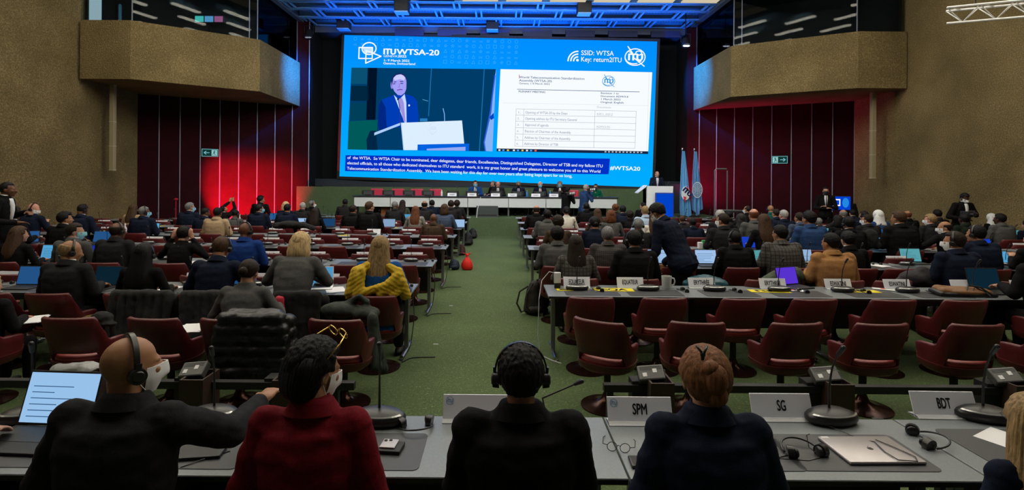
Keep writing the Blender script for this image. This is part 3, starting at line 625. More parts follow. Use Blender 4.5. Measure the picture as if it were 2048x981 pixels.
# flags
def flag(u,ut,vt,vb,wpx,lab,kind):
    top=un(ut,vt,20.4); bot=un(u,vb,20.4); d=20.4
    t=thing('flag',lab,'flag',(top.x,20.4,ZS)); H=top.z-ZS
    MB().cone((0,.06,.0),.018,(0,.06,H),.018).build('pole',M_CHROME,t); MB().lathe([(.2,0),(.2,.03),(.04,.07)],20).build('base',M_DARK,t)
    MB().ell((0,.06,H+.05),(.035,.035,.06)).build('finial',M_CHROME,t)
    dx=bot.x-top.x; zb=bot.z-ZS
    nu,nv=28,24; rings=[]
    for j in range(nv+1):
        s=j/nv; wdt=(.05+wpx/2*d/F*min(1,s*1.25)**.8); zc=H-.03-(H-.03-zb)*s
        row=[]
        for i in range(nu+1):
            q=i/nu*2-1; x=dx*s+q*wdt; y=-.06+.07*math.sin(q*9+1.3*s)*(.3+s)
            z=zc+ (abs(q-.1)*.30*s if s>.8 else 0)*(s-.8)/.2
            row.append((x,y,z))
        rings.append(row)
    vs=[p for r in rings for p in r]+[(p[0],p[1]+.012,p[2]) for r in rings for p in r]; n=nu+1; K=n*(nv+1); fs=[]
    for j in range(nv):
        for i in range(nu): a=j*n+i; fs.append((a,a+1,a+n+1,a+n)); fs.append((K+a,K+a+n,K+a+n+1,K+a+1))
    for j in range(nv): a=j*n; fs.append((a,a+n,K+a+n,K+a)); a=j*n+nu; fs.append((a,K+a,K+a+n,a+n))
    for i in range(nu): fs.append((i,K+i,K+i+1,i+1)); a=nv*n+i; fs.append((a,a+1,K+a+1,K+a))
    MB().add(vs,fs).build('cloth',mat('flag_blue_%s'%kind,(.16,.45,.78) if kind=='itu' else (.14,.36,.68),.7),t,smooth=60)
    s=.60; cx=dx*s; cz=H-(H-zb)*s; y=-.18
    R=.21
    def ringmesh(r0,r1,n=32): 
        b=MB(); 
        for k in range(n):
            a,c=2*math.pi*k/n,2*math.pi*(k+1)/n
            b.add([(cx+r0*.8*math.cos(a),y,cz+r0*1.25*math.sin(a)),(cx+r1*.8*math.cos(a),y,cz+r1*1.25*math.sin(a)),(cx+r1*.8*math.cos(c),y,cz+r1*1.25*math.sin(c)),(cx+r0*.8*math.cos(c),y,cz+r0*1.25*math.sin(c))],[(0,1,2,3)])
        return b
    if kind=='itu':
        ringmesh(.0,R).build('emblem_disc',mat('flag_white',(.75,.8,.85),.7),t)
        o=link('emblem_lettering',text_mesh('ITU',.25,.02),mat('flag_navy',(.01,.04,.25),.6),t,loc=(cx-.13,y-.01,cz+.12),rot=(math.pi/2,math.radians(42),0)); 
        MB().add([(cx+.02,y-.01,cz+.30),(cx+.12,y-.01,cz+.16),(cx+.05,y-.01,cz+.11)],[(0,1,2)]).add([(cx-.02,y-.01,cz-.36),(cx-.09,y-.01,cz-.12),(cx+.03,y-.01,cz-.14)],[(0,1,2)]).build('emblem_bolt',mat('flag_red',(.75,.02,.06),.6),t)
    else:
        mm=mat('flag_pale',(.5,.65,.8),.7)
        for r in (.06,.11,.16): ringmesh(r,r+.02).build('emblem_globe_ring',mm,t)
        ringmesh(.21,.25).build('emblem_wreath',mm,t); b=MB()
        for k in range(4): a=k*math.pi/4; b.box(-.007,y-.005,-.2,.007,y,.2,Matrix.Translation((cx,0,cz))@Matrix.Rotation(a,4,'Y')@Matrix.Diagonal((1,1,1,1)))
        b.build('emblem_globe_lines',mm,t)
flag(1369,1366,301,444,18,'light blue flag with a white round emblem, left of the two flags','itu')
flag(1392,1390,302,432,17,'light blue flag with a pale globe wreath, right of the two flags','un')
# metal stand frame on the right
p0=un(1429,440,19.0); t=thing('metal_frame','tall grey metal tube frame before the right burgundy panels','frame',(p0.x,19.0,0)); z1=un(1429,338,19).z; z2=un(1429,421,19).z
MB().tube([(0,0,0),(0,0,z1-.06),(.06,0,z1),(.42,0,z1)],.028).tube([(.45,0,z1-.06),(.45,0,z2)],.022).build('upright',M_STEEL,t); MB().tube([(0,0,z2),(.6,0,z2),(1.25,0,z2-.02)],.03).build('crossbar',M_STEEL,t); MB().rbox(.35,-.05,z2-.08,1.2,.05,z2-.02,.01).build('box_rail',M_DARK,t)
MB().box(-.03,-.3,0,.03,.3,.03).build('foot',M_STEEL,t)
# blue monitor at right wall with cart
p=un(1681,407,17.2); t=thing('stand_monitor','bright blue monitor on a stand beside the right concrete wall','monitor',(p.x,p.y,0),math.radians(-8))
MB().rbox(-.31,-.02,p.z-.24,.31,.04,p.z+.24,.01).build('casing',M_DARK,t); MB().box(-.29,-.026,p.z-.21,.29,-.021,p.z+.22).build('display',emat('blue_display',(.0,.06,.75),.8),t)
b=MB(); 
for r in ((-.24,.1,-.02,.14),(-.05,-.05,-.02,.12),(-.24,-.09,-.02,-.05)): b.box(r[0],-.03,p.z+r[1],r[2],-.027,p.z+r[3])
b.build('white_graphic',emat('scr_%s'%(str(WH)),WH),t); MB().ell((.14,-.03,p.z+.02),(.1,.004,.16)).build('blue_graphic',emat('display_cyan',(.02,.3,.9),.8),t)
MB().cone((0,.06,0),.03,(0,.06,p.z),.03).build('pole',M_DARK,t); MB().lathe([(.3,0),(.3,.03),(.04,.06)],16).build('base',M_DARK,t)
# ------------------------------------------------------------ people
def C(mb,a,ra,b,rb): mb.cone(a,ra,b,rb,n=12,hemi=True)
def head_parts(mb,M,fine=False):
    mb.ell((0,-.012,.022),(.075,.095,.090),M=M); mb.ell((0,.028,-.03),(.060,.066,.082),M=M); mb.ell((0,.042,-.078),(.042,.045,.034),M=M)
    mb.cone((0,.088,.004),.008,(0,.112,-.028),.014,hemi=True,M=M); mb.ell((0,.080,.016),(.048,.016,.010),M=M)
    mb.ell((0,.090,-.056),(.024,.012,.008),M=M); mb.ell((0,.088,-.066),(.020,.010,.007),M=M); mb.ell((0,.078,-.094),(.020,.018,.016),M=M)
    for s in (-1,1):
        mb.ell((.076*s,-.006,-.014),(.012,.020,.032),M=M); mb.ell((.036*s,.068,-.022),(.022,.022,.02),M=M)
def hand_parts(mb,W,d,n,side,curl=.35,k=1.0,fist=False):
    # W wrist, d forward direction, n back-of-hand normal, side +1 for right hand (thumb towards -x side)
    W=Vector(W); d=Vector(d).normalized(); n=Vector(n); n=(n-d*n.dot(d)).normalized(); s=d.cross(n)  # towards the right when palm down
    th=-s*side
    R=Matrix((s,d,n)).transposed().to_4x4(); R.translation=W
    mb.ell((0,.045*k,0),(.040*k,.050*k,.016*k),M=R)
    mb.cone(W-d*.03,.025*k,W+d*.02,.028*k,hemi=True)
    for i,(x,L) in enumerate(((-.030,.068),(-.010,.078),(.011,.072),(.030,.056))):
        x=x*side*-1*-1 if side>0 else -x
        b=W+s*x*k+d*.080*k; c=curl*(3.2 if fist else 1); L*=k
        p1=b+(d*math.cos(c)-n*math.sin(c))*L*.5; p2=p1+(d*math.cos(c*2.1)-n*math.sin(c*2.1))*L*.5
        mb.cone(b,.0095*k,p1,.0090*k,hemi=True); mb.cone(p1,.0090*k,p2,.0078*k,hemi=True)
    a=W+d*.025*k+th*.030*k; b=a+(th*.6+d*.7-n*.2).normalized()*.042*k; c2=b+(th*.15+d*.95-n*.3).normalized()*.030*k
    mb.cone(a,.013*k,b,.0105*k,hemi=True); mb.cone(b,.0105*k,c2,.0088*k,hemi=True)
POSES={
 # lean(deg), elbow L, wrist L, hand dir L, elbow R, wrist R, hand dir R   (L is -x)
 'type': dict(lean=6, eL=(-.27,.06,.76),wL=(-.13,.33,.785),dL=(.25,1,-.1), eR=(.27,.06,.76),wR=(.13,.33,.785),dR=(-.25,1,-.1)),
 'lean': dict(lean=24, eL=(-.30,.22,.765),wL=(-.08,.42,.785),dL=(.5,.8,0), eR=(.30,.22,.765),wR=(.08,.42,.785),dR=(-.5,.8,0)),
 'write':dict(lean=14, eL=(-.29,.10,.76),wL=(-.20,.36,.785),dL=(.3,1,0), eR=(.31,.16,.765),wR=(.18,.42,.79),dR=(-.3,1,-.1)),
 'rest': dict(lean=2, eL=(-.27,-.03,.70),wL=(-.14,.20,.66),dL=(.5,.8,-.3), eR=(.27,-.03,.70),wR=(.12,.22,.64),dR=(-.5,.8,-.3)),
 'back': dict(lean=-6, eL=(-.29,-.06,.72),wL=(-.22,.20,.70),dL=(.3,1,-.1), eR=(.28,-.05,.72),wR=(.14,.22,.66),dR=(-.4,.9,-.2)),
 'reach':dict(lean=10, eL=(-.42,.10,.84),wL=(-.62,.28,.80),dL=(-.8,.6,-.3), eR=(.27,.08,.76),wR=(.14,.34,.785),dR=(-.3,1,-.1)),
 'ears': dict(lean=10, eL=(-.33,.12,.86),wL=(-.15,.10,1.10),dL=(.35,0,1), eR=(.33,.12,.86),wR=(.15,.10,1.10),dR=(-.35,0,1)),
 'phone':dict(lean=0, eL=(-.18,.22,1.22),wL=(-.02,.38,1.40),dL=(.3,.3,1), eR=(.26,.20,1.22),wR=(.12,.38,1.41),dR=(-.3,.3,1)),
 'hands':dict(lean=6, eL=(-.25,.10,.80),wL=(-.08,.30,.88),dL=(.5,.5,.5), eR=(.25,.10,.80),wR=(.08,.30,.88),dR=(-.5,.5,.5)),
 'stand':dict(stand=True,lean=0, eL=(-.27,-.02,1.12),wL=(-.27,.06,.88),dL=(0,.1,-1), eR=(.27,-.02,1.12),wR=(.27,.06,.88),dR=(0,.1,-1)),
 'heroC':dict(lean=3, eL=(-.235,.02,.78),wL=(-.12,.30,.785),dL=(.25,1,-.1), eR=(.235,.02,.78),wR=(.12,.30,.785),dR=(-.25,1,-.1)),
 'bend': dict(stand=True,lean=28, eL=(-.26,.22,1.06),wL=(-.20,.38,.88),dL=(0,.5,-1), eR=(.26,.18,1.05),wR=(.22,.36,.86),dR=(0,.4,-1)),
 'crossed':dict(stand=True,lean=0, eL=(-.28,.04,1.12),wL=(-.02,.20,1.18),dL=(1,.05,.05), eR=(.28,.04,1.12),wR=(.04,.22,1.12),dR=(-1,.0,.1)),
 'photo':dict(stand=True,lean=6, eL=(-.22,.20,1.22),wL=(-.07,.34,1.50),dL=(.3,.5,.6), eR=(.27,.14,1.22),wR=(.09,.24,1.48),dR=(-.3,.5,.6)),
 'camera':dict(stand=True,lean=6, eL=(-.32,.06,1.20),wL=(-.12,.28,1.26),dL=(.6,.6,0), eR=(.36,.06,1.16),wR=(.18,.26,1.12),dR=(-.5,.8,0)),
 'podium':dict(stand=True,lean=4, eL=(-.27,.08,1.14),wL=(-.2,.32,1.16),dL=(.3,1,0), eR=(.27,.08,1.14),wR=(.2,.32,1.16),dR=(-.3,1,0)),
}
FIG={}
def figure(pose,turn=0,nod=0,fem=False,vox=.0125,bulk=1.0,tilt=0,custom=None,short=False):
    turn=round(turn/20)*20; nod=round(nod/12)*12; bulk=1.0 if bulk<1.04 else 1.13 if bulk<1.2 else 1.25
    key=(pose,turn,nod,fem,vox,bulk,tilt)
    if key in FIG: return FIG[key]
    P=custom or POSES[pose]; st=P.get('stand',False)
    zh=.94 if st else .50
    hip=Vector((0,-.02 if not st else 0,zh)); L=math.radians(P['lean']); up=Vector((0,math.sin(L),math.cos(L))); fw=Vector((0,math.cos(L),-math.sin(L)))
    S=lambda h,y=0,x=0: hip+up*h+fw*y+Vector((x,0,0))
    g=.90 if fem else 1.0; sw=.185*g
    hc=S(.695,.035)
    MH=Matrix.Translation(hc)@Matrix.Rotation(math.radians(-turn),4,'Z')@Matrix.Rotation(math.radians(-nod-P['lean']*.5),4,'X')@Matrix.Rotation(math.radians(tilt),4,'Y')
    b=MB(); head_parts(b,MH)
    C(b,S(.50,.0),.062,S(.60,.012),.054); C(b,S(.58,.008),.055,MH@Vector((0,-.028,-.05)),.052); C(b,S(.0),.10,S(.46),.10)
    sh=[S(.495,0,-sw),S(.495,0,sw)]; e=[Vector(P['eL']),Vector(P['eR'])]; wv=[Vector(P['wL']),Vector(P['wR'])]; dd=[Vector(P['dL']),Vector(P['dR'])]
    if P['lean'] and not st and pose in('type',): pass
    for i in (0,1):
        C(b,sh[i],.040,e[i],.033); C(b,e[i],.033,wv[i],.024); C(b,S(.45),.07,sh[i],.045)
        nn=Vector((0,0,1)) if abs(dd[i].normalized().z)<.8 else Vector((0,-1,0)); 
        if dd[i].normalized().z<-.8: nn=Vector(((-1,1)[i],0,0))
        hand_parts(b,wv[i]+dd[i].normalized()*.03,dd[i],nn,(-1,1)[i],k=1.05*(.92 if fem else 1))
    if st: kn=[Vector((-.11,.02,.50)),Vector((.11,.02,.50))]; an=[Vector((-.12,-.03,.09)),Vector((.12,-.03,.09))]
    else: kn=[Vector((-.12,.42,.50)),Vector((.12,.42,.50))]; an=[Vector((-.13,.40,.09)),Vector((.13,.40,.09))]
    hj=[hip+Vector((-.09,0,0)),hip+Vector((.09,0,0))]
    for i in (0,1): C(b,hj[i],.06,kn[i],.045); C(b,kn[i],.045,an[i],.03); C(b,an[i]-Vector((0,0,.03)),.03,an[i]+Vector((0,.13,-.05)),.022)
    bk=('B',pose,turn,nod,fem,vox,tilt)
    if bk not in FIG: FIG[bk]=remesh(b,'body',min(vox,.0105) if vox<.012 else vox,1)
    body=FIG[bk]; jk=('J',pose,fem,vox,bulk)
    if jk in FIG: FIG[key]=dict(FIG[jk],body=body,MH=MH,top=hc.z+.115*math.cos(L),y=hc.y); return FIG[key]
    # jacket
    t=MB(); n=20
    secs=[(-.10,.185,.135),(0,.178,.125),(.10,.168,.115),(.20,.170,.115),(.32,.185,.122),(.42,.190,.120),(.49,.186,.102),(.53,.150,.084),(.55,.105,.076),(.575,.082,.070),(.60,.068,.064)]
    if fem: secs=[(-.10,.185,.135),(0,.175,.125),(.10,.150,.108),(.20,.145,.105),(.32,.162,.118),(.42,.168,.112),(.49,.155,.092),(.535,.110,.076),(.575,.075,.066),(.60,.063,.060)]
    rings=[]
    for h,a,d_ in secs:
        a*=bulk; d_*=bulk if h<.5 else 1
        r=[]
        for k in range(n):
            q=2*math.pi*k/n; cx=math.cos(q); cy=math.sin(q); cx=math.copysign(abs(cx)**.8,cx); cy=math.copysign(abs(cy)**.85,cy)
            r.append(tuple(S(h,cy*d_+.015*(h>.5)-.004,cx*a)))
        rings.append(r)
    t.loft(rings)
    ra=.058*bulk if not fem else .050*bulk
    for i in (0,1):
        C(t,sh[i]+Vector((0,0,.002)),ra+.008,e[i],ra*.93); C(t,e[i],ra*.93,wv[i],ra*.74); C(t,S(.478,0,(-1,1)[i]*sw*.5),.075,sh[i]+up*.008,ra+.012)
    if st: C(t,S(-.02,0,-.06),.145*bulk,S(.08,0,-.03),.13*bulk); C(t,S(-.02,0,.06),.145*bulk,S(.08,0,.03),.13*bulk)
    jac=remesh(t,'jacket',vox,2)
    # folds
    displace(jac,lambda p:noise.noise(Vector((p.x*7,p.y*7,p.z*16)))*(.006 if vox>.011 else .009)+noise.noise(Vector((p.x*22,p.y*22,p.z*34+5)))*(.0025 if vox>.011 else .004))
    q=MB(); ft=MB()
    for i in (0,1):
        C(q,hj[i],.095*bulk,kn[i],.072); C(q,kn[i],.070,an[i]+Vector((0,0,.04)),.055)
        ft.ell(tuple(an[i]+Vector((0,.06,-.045))),(.045,.135,.042)); 
    q.ell(tuple(hip),(.17,.13,.12))
    tr=remesh(q,'trousers',.018,2); 
    shoe=[]
    for i in (0,1): shoe.append(MB().ell(tuple(an[i]+Vector((0,.06,-.045))),(.045,.135,.042)).mesh('shoe',True))
    col=MB(); r1=[];prof=[(.548,.078,.072),(.580,.070,.064),(.612,.063,.060),(.612,.056,.053),(.57,.056,.053)]
    for h,a,d_ in prof: r1.append([tuple(S(h,math.sin(2*math.pi*k/20)*d_+.012,math.cos(2*math.pi*k/20)*a)) for k in range(20)])
    col.loft(r1,caps=False); colm=col.mesh('collar',True)
    jc=MB(); r1=[]
    for h,a,d_,fy_ in ((.545,.104,.086,.0),(.585,.080,.074,.004),(.603,.072,.067,.006),(.603,.066,.061,.006),(.56,.080,.068,.0)): r1.append([tuple(S(h+.012*(-math.sin(2*math.pi*k/24)),math.sin(2*math.pi*k/24)*d_+fy_,math.cos(2*math.pi*k/24)*a)) for k in range(24)])
    jc.loft(r1,caps=False); jcm=jc.mesh('jacket_collar',True)
    front=MB(); V=[]
    # shirt front and tie plates follow the chest
    for h in (.20,.30,.38,.46,.52,.56):
        wd={.20:.012,.30:.028,.38:.040,.46:.05,.52:.052,.56:.05}[h]; yy={.20:.122,.30:.133,.38:.134,.46:.125,.52:.104,.56:.088}[h]
        if fem: yy-=.006
        V.append((h,wd,yy*1.0+.008))
    rr=[]
    for h,wd,yy in V: rr.append([tuple(S(h,yy-.03,-wd)),tuple(S(h,yy+.004,-wd*.6)),tuple(S(h,yy+.006,0)),tuple(S(h,yy+.004,wd*.6)),tuple(S(h,yy-.03,wd)),tuple(S(h,yy-.05,0))])
    front.loft(rr); frm=front.mesh('shirt_front',True)
    tie=MB(); rr=[]
    for h,wd,yy in V: w2=.010+.010*(1-(h-.2)/.36); rr.append([tuple(S(h,yy+.004,-w2)),tuple(S(h,yy+.012,0)),tuple(S(h,yy+.004,w2)),tuple(S(h,yy,0))])
    tie.loft(rr); tiem=tie.mesh('tie',True)
    FIG[key]=dict(body=body,jacket=jac,trousers=tr,shoes=shoe,collar=colm,jcol=jcm,front=frm,tie=tiem,MH=MH,top=hc.z+.115*math.cos(L),y=hc.y,W=wv,S=S)
    FIG[jk]=FIG[key]
    return FIG[key]
# hair in head space
def hairmesh(style,fine=False):
    if ('h',style,fine) in FIG: return FIG[('h',style,fine)]
    nu,nv=(150,80) if fine else (60,36); c0=Vector((0,-.012,.022)); R=Vector((.0765,.0965,.0915))
    rnd=random.Random(style)
    def thick(n):
        x,y,z=n
        if style in('bald',): return -.02
        front=sstep(.60,.30,y)                      # 1 behind the hairline in front
        zlim=-.10 if y>-.15 else -.62
        zlim=-.16+(-.56)*sstep(.15,-.55,y)
        m=sstep(zlim-.10,zlim+.10,z)
        fr=sstep(.86,.70,y-.65*max(0,z-.15)) if y>0 else 1
        mm=m*(1 if z>.62 else fr*1.0 if y<.35 else sstep(.35,.62,z))
        base={'short':.012,'crop':.005,'balding':.008,'thick':.020,'curly':.024,'bob':.020,'pixie':.020,'long':.018,'bun':.012,'updo':.020,'hijab':.024,'receding':.010}[style]
        if style=='crop': noise_a=.0015
        nz=noise.noise(Vector((x*9,y*9,z*6))+Vector((1,2,3)))
        a={'curly':.012,'thick':.007,'pixie':.005,'bob':.004,'long':.004,'hijab':.002,'crop':.001,'balding':.002,'short':.004,'bun':.002,'updo':.006,'receding':.003}[style]
        if fine: t_f=.0016*noise.noise(Vector((x*50,y*50,z*7)))+.0045*noise.noise(Vector((x*10,y*10,z*4)))+.0008*noise.noise(Vector((x*140,y*140,z*22)))
        else: t_f=0
        if style in('long','bob','updo'): t_f*=.45
        if fine and style!='curly': a*=.35
        t=base+a*nz+t_f+ (0 if fine else .002*noise.noise(Vector((x*40,y*40,z*14))) if style not in('hijab','crop','bun') else 0)
        if style in('balding',): t-=.03*sstep(.30,.52,z)*(1 if y>-.75 else .6)
        if style=='receding': t-=.03*sstep(-.1,.35,y)*sstep(.35,.6,z)
        if style=='hijab': mm=1 if (y<.55 or z>.62) else 0
        return t*mm-.016*(1-mm)
    vs=[];b=MB(); pos=[]
    def pt(n):
        n=n.normalized(); k=thick(n); ext=.030*max(0,-n.z)*sstep(.1,-.5,n.y) if style!='bald' else 0; return tuple(c0+Vector((n.x*(R.x+k),n.y*(R.y+k)+ext*.35,n.z*(R.z+k+ext))))
    V=[pt(Vector((0,0,-1)))]
    for j in range(1,nv):
        ph=-math.pi/2+math.pi*j/nv
        for i in range(nu):
            t=2*math.pi*i/nu; V.append(pt(Vector((math.cos(ph)*math.cos(t),math.cos(ph)*math.sin(t),math.sin(ph)))))
    V.append(pt(Vector((0,0,1))))
    f=[(0,1+(i+1)%nu,1+i) for i in range(nu)]
    for j in range(nv-2):
        for i in range(nu): f.append((1+j*nu+i,1+j*nu+(i+1)%nu,1+(j+1)*nu+(i+1)%nu,1+(j+1)*nu+i))
    Lx=len(V)-1; q=1+(nv-2)*nu; f+=[(q+i,q+(i+1)%nu,Lx) for i in range(nu)]
    b.add(V,f)
    def curtain(secs,amp=.007,fr=11,nn=200 if fine else 72):
        rings=[]
        for z,hw,yb_,yf in secs:
            r=[]
            for k in range(nn):
                a=2*math.pi*k/nn; cx=math.cos(a); cy=math.sin(a)
                dsp=1+amp/.09*noise.noise(Vector((cx*fr,cy*fr,z*3)))+amp*.5/.09*noise.noise(Vector((cx*fr*3,cy*fr*3,z*4)))
                yc=(yb_+yf)/2; hd=(yf-yb_)/2
                r.append((math.copysign(abs(cx)**.75,cx)*hw*dsp, yc+math.copysign(abs(cy)**.8,cy)*hd*dsp, z))
            rings.append(r)
        b.loft(rings)
    if style=='bob': curtain([(.108,.040,-.06,.03),(.095,.064,-.085,.03),(.07,.080,-.10,.03),(.03,.094,-.122,.035),(-.03,.102,-.130,.040),(-.08,.108,-.132,.040),(-.125,.104,-.125,.03),(-.145,.085,-.105,.01)])
    if style=='pixie': curtain([(.06,.082,-.105,.01),(.02,.092,-.122,.015),(-.04,.092,-.122,.008),(-.085,.080,-.108,-.01),(-.105,.062,-.09,-.02)],.004,16)
    if style=='long': curtain([(.108,.040,-.06,.03),(.095,.064,-.085,.03),(.07,.081,-.103,.03),(.03,.092,-.120,.025),(-.03,.100,-.130,.025),(-.10,.108,-.142,.015),(-.18,.122,-.165,-.02),(-.26,.125,-.175,-.05),(-.33,.110,-.175,-.07),(-.37,.07,-.165,-.09)])
    if style=='hijab': curtain([(.05,.09,-.11,.03),(-.05,.098,-.12,.04),(-.12,.105,-.125,.06),(-.18,.14,-.14,.08),(-.23,.17,-.15,.08)],.003,4)
    if style=='bun': b.ell((0,-.125,-.01),(.042,.038,.042),fn=lambda p:1+.06*noise.noise(p*5))
    if style=='updo': b.ell((0,-.118,.035),(.040,.042,.055),fn=lambda p:1+.12*noise.noise(p*4)); b.ell((.012,-.10,-.03),(.036,.035,.040),fn=lambda p:1+.15*noise.noise(p*4)); b.ell((-.018,-.112,.075),(.03,.03,.03),fn=lambda p:1+.12*noise.noise(p*5))
    me=b.mesh('hair',True); FIG[('h',style,fine)]=me; return me
def headset_mesh():
    if 'hs' in FIG: return FIG['hs']
    b=MB(); pts=[(.098*math.cos(a),-.01,.012+.112*math.sin(a)) for a in [math.pi*(k/20)*1.04-.06 for k in range(21)]]
    rings=[]
    for p in pts:
        x,y,z=p; r=Vector((x,0,z-.012)).normalized()*.0035
        rings.append([(x-r.x,y-.011,z-r.z),(x+r.x,y-.009,z+r.z),(x+r.x,y+.009,z+r.z),(x-r.x,y+.011,z-r.z)])
    b.loft(rings)
    for s in (-1,1):
        b.cone((.083*s,-.006,-.018),.033,(.108*s,-.006,-.018),.030,n=18); b.cone((.108*s,-.006,-.018),.022,(.113*s,-.006,-.018),.018,n=16)
        b.box(min(.098*s,.106*s),-.016,-.015,max(.098*s,.106*s),.004,.03)
    FIG['hs']=b.mesh('headset',40); return FIG['hs']
def mask_mesh():
    if 'mk' in FIG: return FIG['mk']
    b=MB(); rings=[]
    for j in range(9):
        z=-.004-.105*j/8; r=[]
        for i in range(17):
            a=math.radians(-78+156*i/16); bul=.016*math.exp(-((z+.045)/.04)**2)
            rx=.066-.38*max(0,-z-.05); ry=.077+bul*.8*math.cos(a)**2-.35*max(0,-z-.085)
            r.append((math.sin(a)*rx,.016+math.cos(a)*ry+.024*math.exp(-(a*3.2)**2)*(z>-.062),z))
        rings.append(r)
    n=17; vs=[p for r in rings for p in r]; out=[(p[0]*1.04,.016+(p[1]-.016)*1.04,p[2]) for p in vs]; fs=[]; K=len(vs)
    for j in range(8):
        for i in range(16): a=j*n+i; fs.append((a,a+1,a+n+1,a+n)); fs.append((K+a,K+a+n,K+a+n+1,K+a+1))
    for i in range(16): fs.append((i,K+i,K+i+1,i+1)); a=8*n+i; fs.append((a,a+1,K+a+1,K+a))
    for j in range(8): a=j*n; fs.append((a,a+n,K+a+n,K+a)); a=j*n+16; fs.append((a,K+a,K+a+n,a+n))
    b.add(vs+out,fs)
    for s in (-1,1): b.tube([(.069*s,.030,-.012),(.080*s,.005,.006),(.088*s,-.014,-.012),(.080*s,-.004,-.04),(.066*s,.03,-.085)],.0016,6)
    FIG['mk']=b.mesh('face_mask',50); return FIG['mk']
def eyes_mesh():
    if 'ey' in FIG: return FIG['ey']
    b=MB()
    for s in (-1,1): b.ell((.031*s,.083,-.004),(.012,.006,.0055)); b.tube([(.016*s,.093,.018),(.03*s,.094,.024),(.047*s,.082,.018)],.003,6)
    FIG['ey']=b.mesh('eyes',True); return FIG['ey']
def glasses_mesh():
    if 'gl' in FIG: return FIG['gl']
    b=MB()
    for s in (-1,1):
        b.tube([(.032*s+.021*math.cos(t),.108,-.004+.017*math.sin(t)) for t in [k*.5236 for k in range(13)]],.0016,6); b.tube([(.053*s,.106,0),(.078*s,.08,.002),(.084*s,-.01,.0)],.0015,6)
    b.tube([(-.011,.108,0),(0,.112,.004),(.011,.108,0)],.0015,6)
    FIG['gl']=b.mesh('glasses',True); return FIG['gl']
SKIN={'fair':(.46,.24,.16),'pink':(.52,.25,.18),'tan':(.34,.165,.085),'olive':(.28,.14,.075),'brown':(.13,.055,.028),'dark':(.055,.024,.014)}
HAIR={'black':(.006,.005,.006),'dark':(.018,.011,.008),'brown':(.055,.028,.015),'auburn':(.12,.04,.018),'blond':(.48,.34,.17),'darkblond':(.26,.17,.08),'grey':(.16,.16,.165),'lightgrey':(.33,.32,.31),'white':(.7,.7,.7),'ginger':(.17,.07,.03)}
CLOTH={'black':(.0045,.0045,.0052),'charcoal':(.014,.014,.0155),'grey':(.075,.075,.075),'lightgrey':(.22,.21,.19),'navy':(.006,.0095,.024),'blue':(.008,.035,.17),'royal':(.01,.07,.26),'greyblue':(.05,.07,.12),'tan':(.36,.26,.16),'camel':(.32,.16,.06),
 'brown':(.05,.032,.02),'darkred':(.13,.004,.010),'white':(.6,.57,.5),'lightblue':(.35,.45,.6),'green':(.02,.05,.02),'magenta':(.18,.006,.08),'teal':(.01,.07,.07),'olive':(.05,.055,.04),'bluejacket':(.01,.06,.22),'emerald':(.0,.09,.05),'purple':(.03,.02,.05),'midblue':(.02,.05,.14),'plaidgrey':(.07,.065,.06),'plaidbrown':(.055,.045,.045),'darkgreen':(.01,.016,.01)}
def skinm(k): return mat('skin_'+k,SKIN[k],.5,noise_amt=.08,nscale=18,spec=.35)
def hairm(k,cloth=False): return mat('hair_'+k,HAIR[k],.6,spec=.18,noise_amt=.45,nscale=26,stretch=(3.5,3.5,.6),bump=.35,bscale=70)
def clothm(k):
    if k.startswith('plaid'):
        if 'cloth_'+k in MATS: return MATS['cloth_'+k]
        c=CLOTH[k]; m=mat('cloth_'+k,c,.9); nt=m.node_tree; tc=nt.nodes.new('ShaderNodeTexCoord'); outs=[]
        for ax in ('X','Z'):
            wv=nt.nodes.new('ShaderNodeTexWave'); wv.bands_direction=ax; wv.inputs['Scale'].default_value=7 if k=='plaidgrey' else 12; nt.links.new(tc.outputs['Object'],wv.inputs[0]); outs.append(wv)
        mx=nt.nodes.new('ShaderNodeMath'); mx.operation='MAXIMUM'
        for i in (0,1):
            p=nt.nodes.new('ShaderNodeMath'); p.operation='GREATER_THAN'; p.inputs[1].default_value=.9; nt.links.new(outs[i].outputs['Fac'],p.inputs[0]); nt.links.new(p.outputs[0],mx.inputs[i])
        r=nt.nodes.new('ShaderNodeMix'); r.data_type='RGBA'; nt.links.new(mx.outputs[0],r.inputs[0]); r.inputs[6].default_value=(*c,1); r.inputs[7].default_value=(*[q*.3 for q in c],1)
        nt.links.new(r.outputs[2],m.node_tree.nodes['Principled BSDF'].inputs['Base Color']); return m
    return mat('cloth_'+k,CLOTH[k],.85,noise_amt=.18,nscale=90,spec=.12,bump=.12,bscale=220)
PCOUNT=0
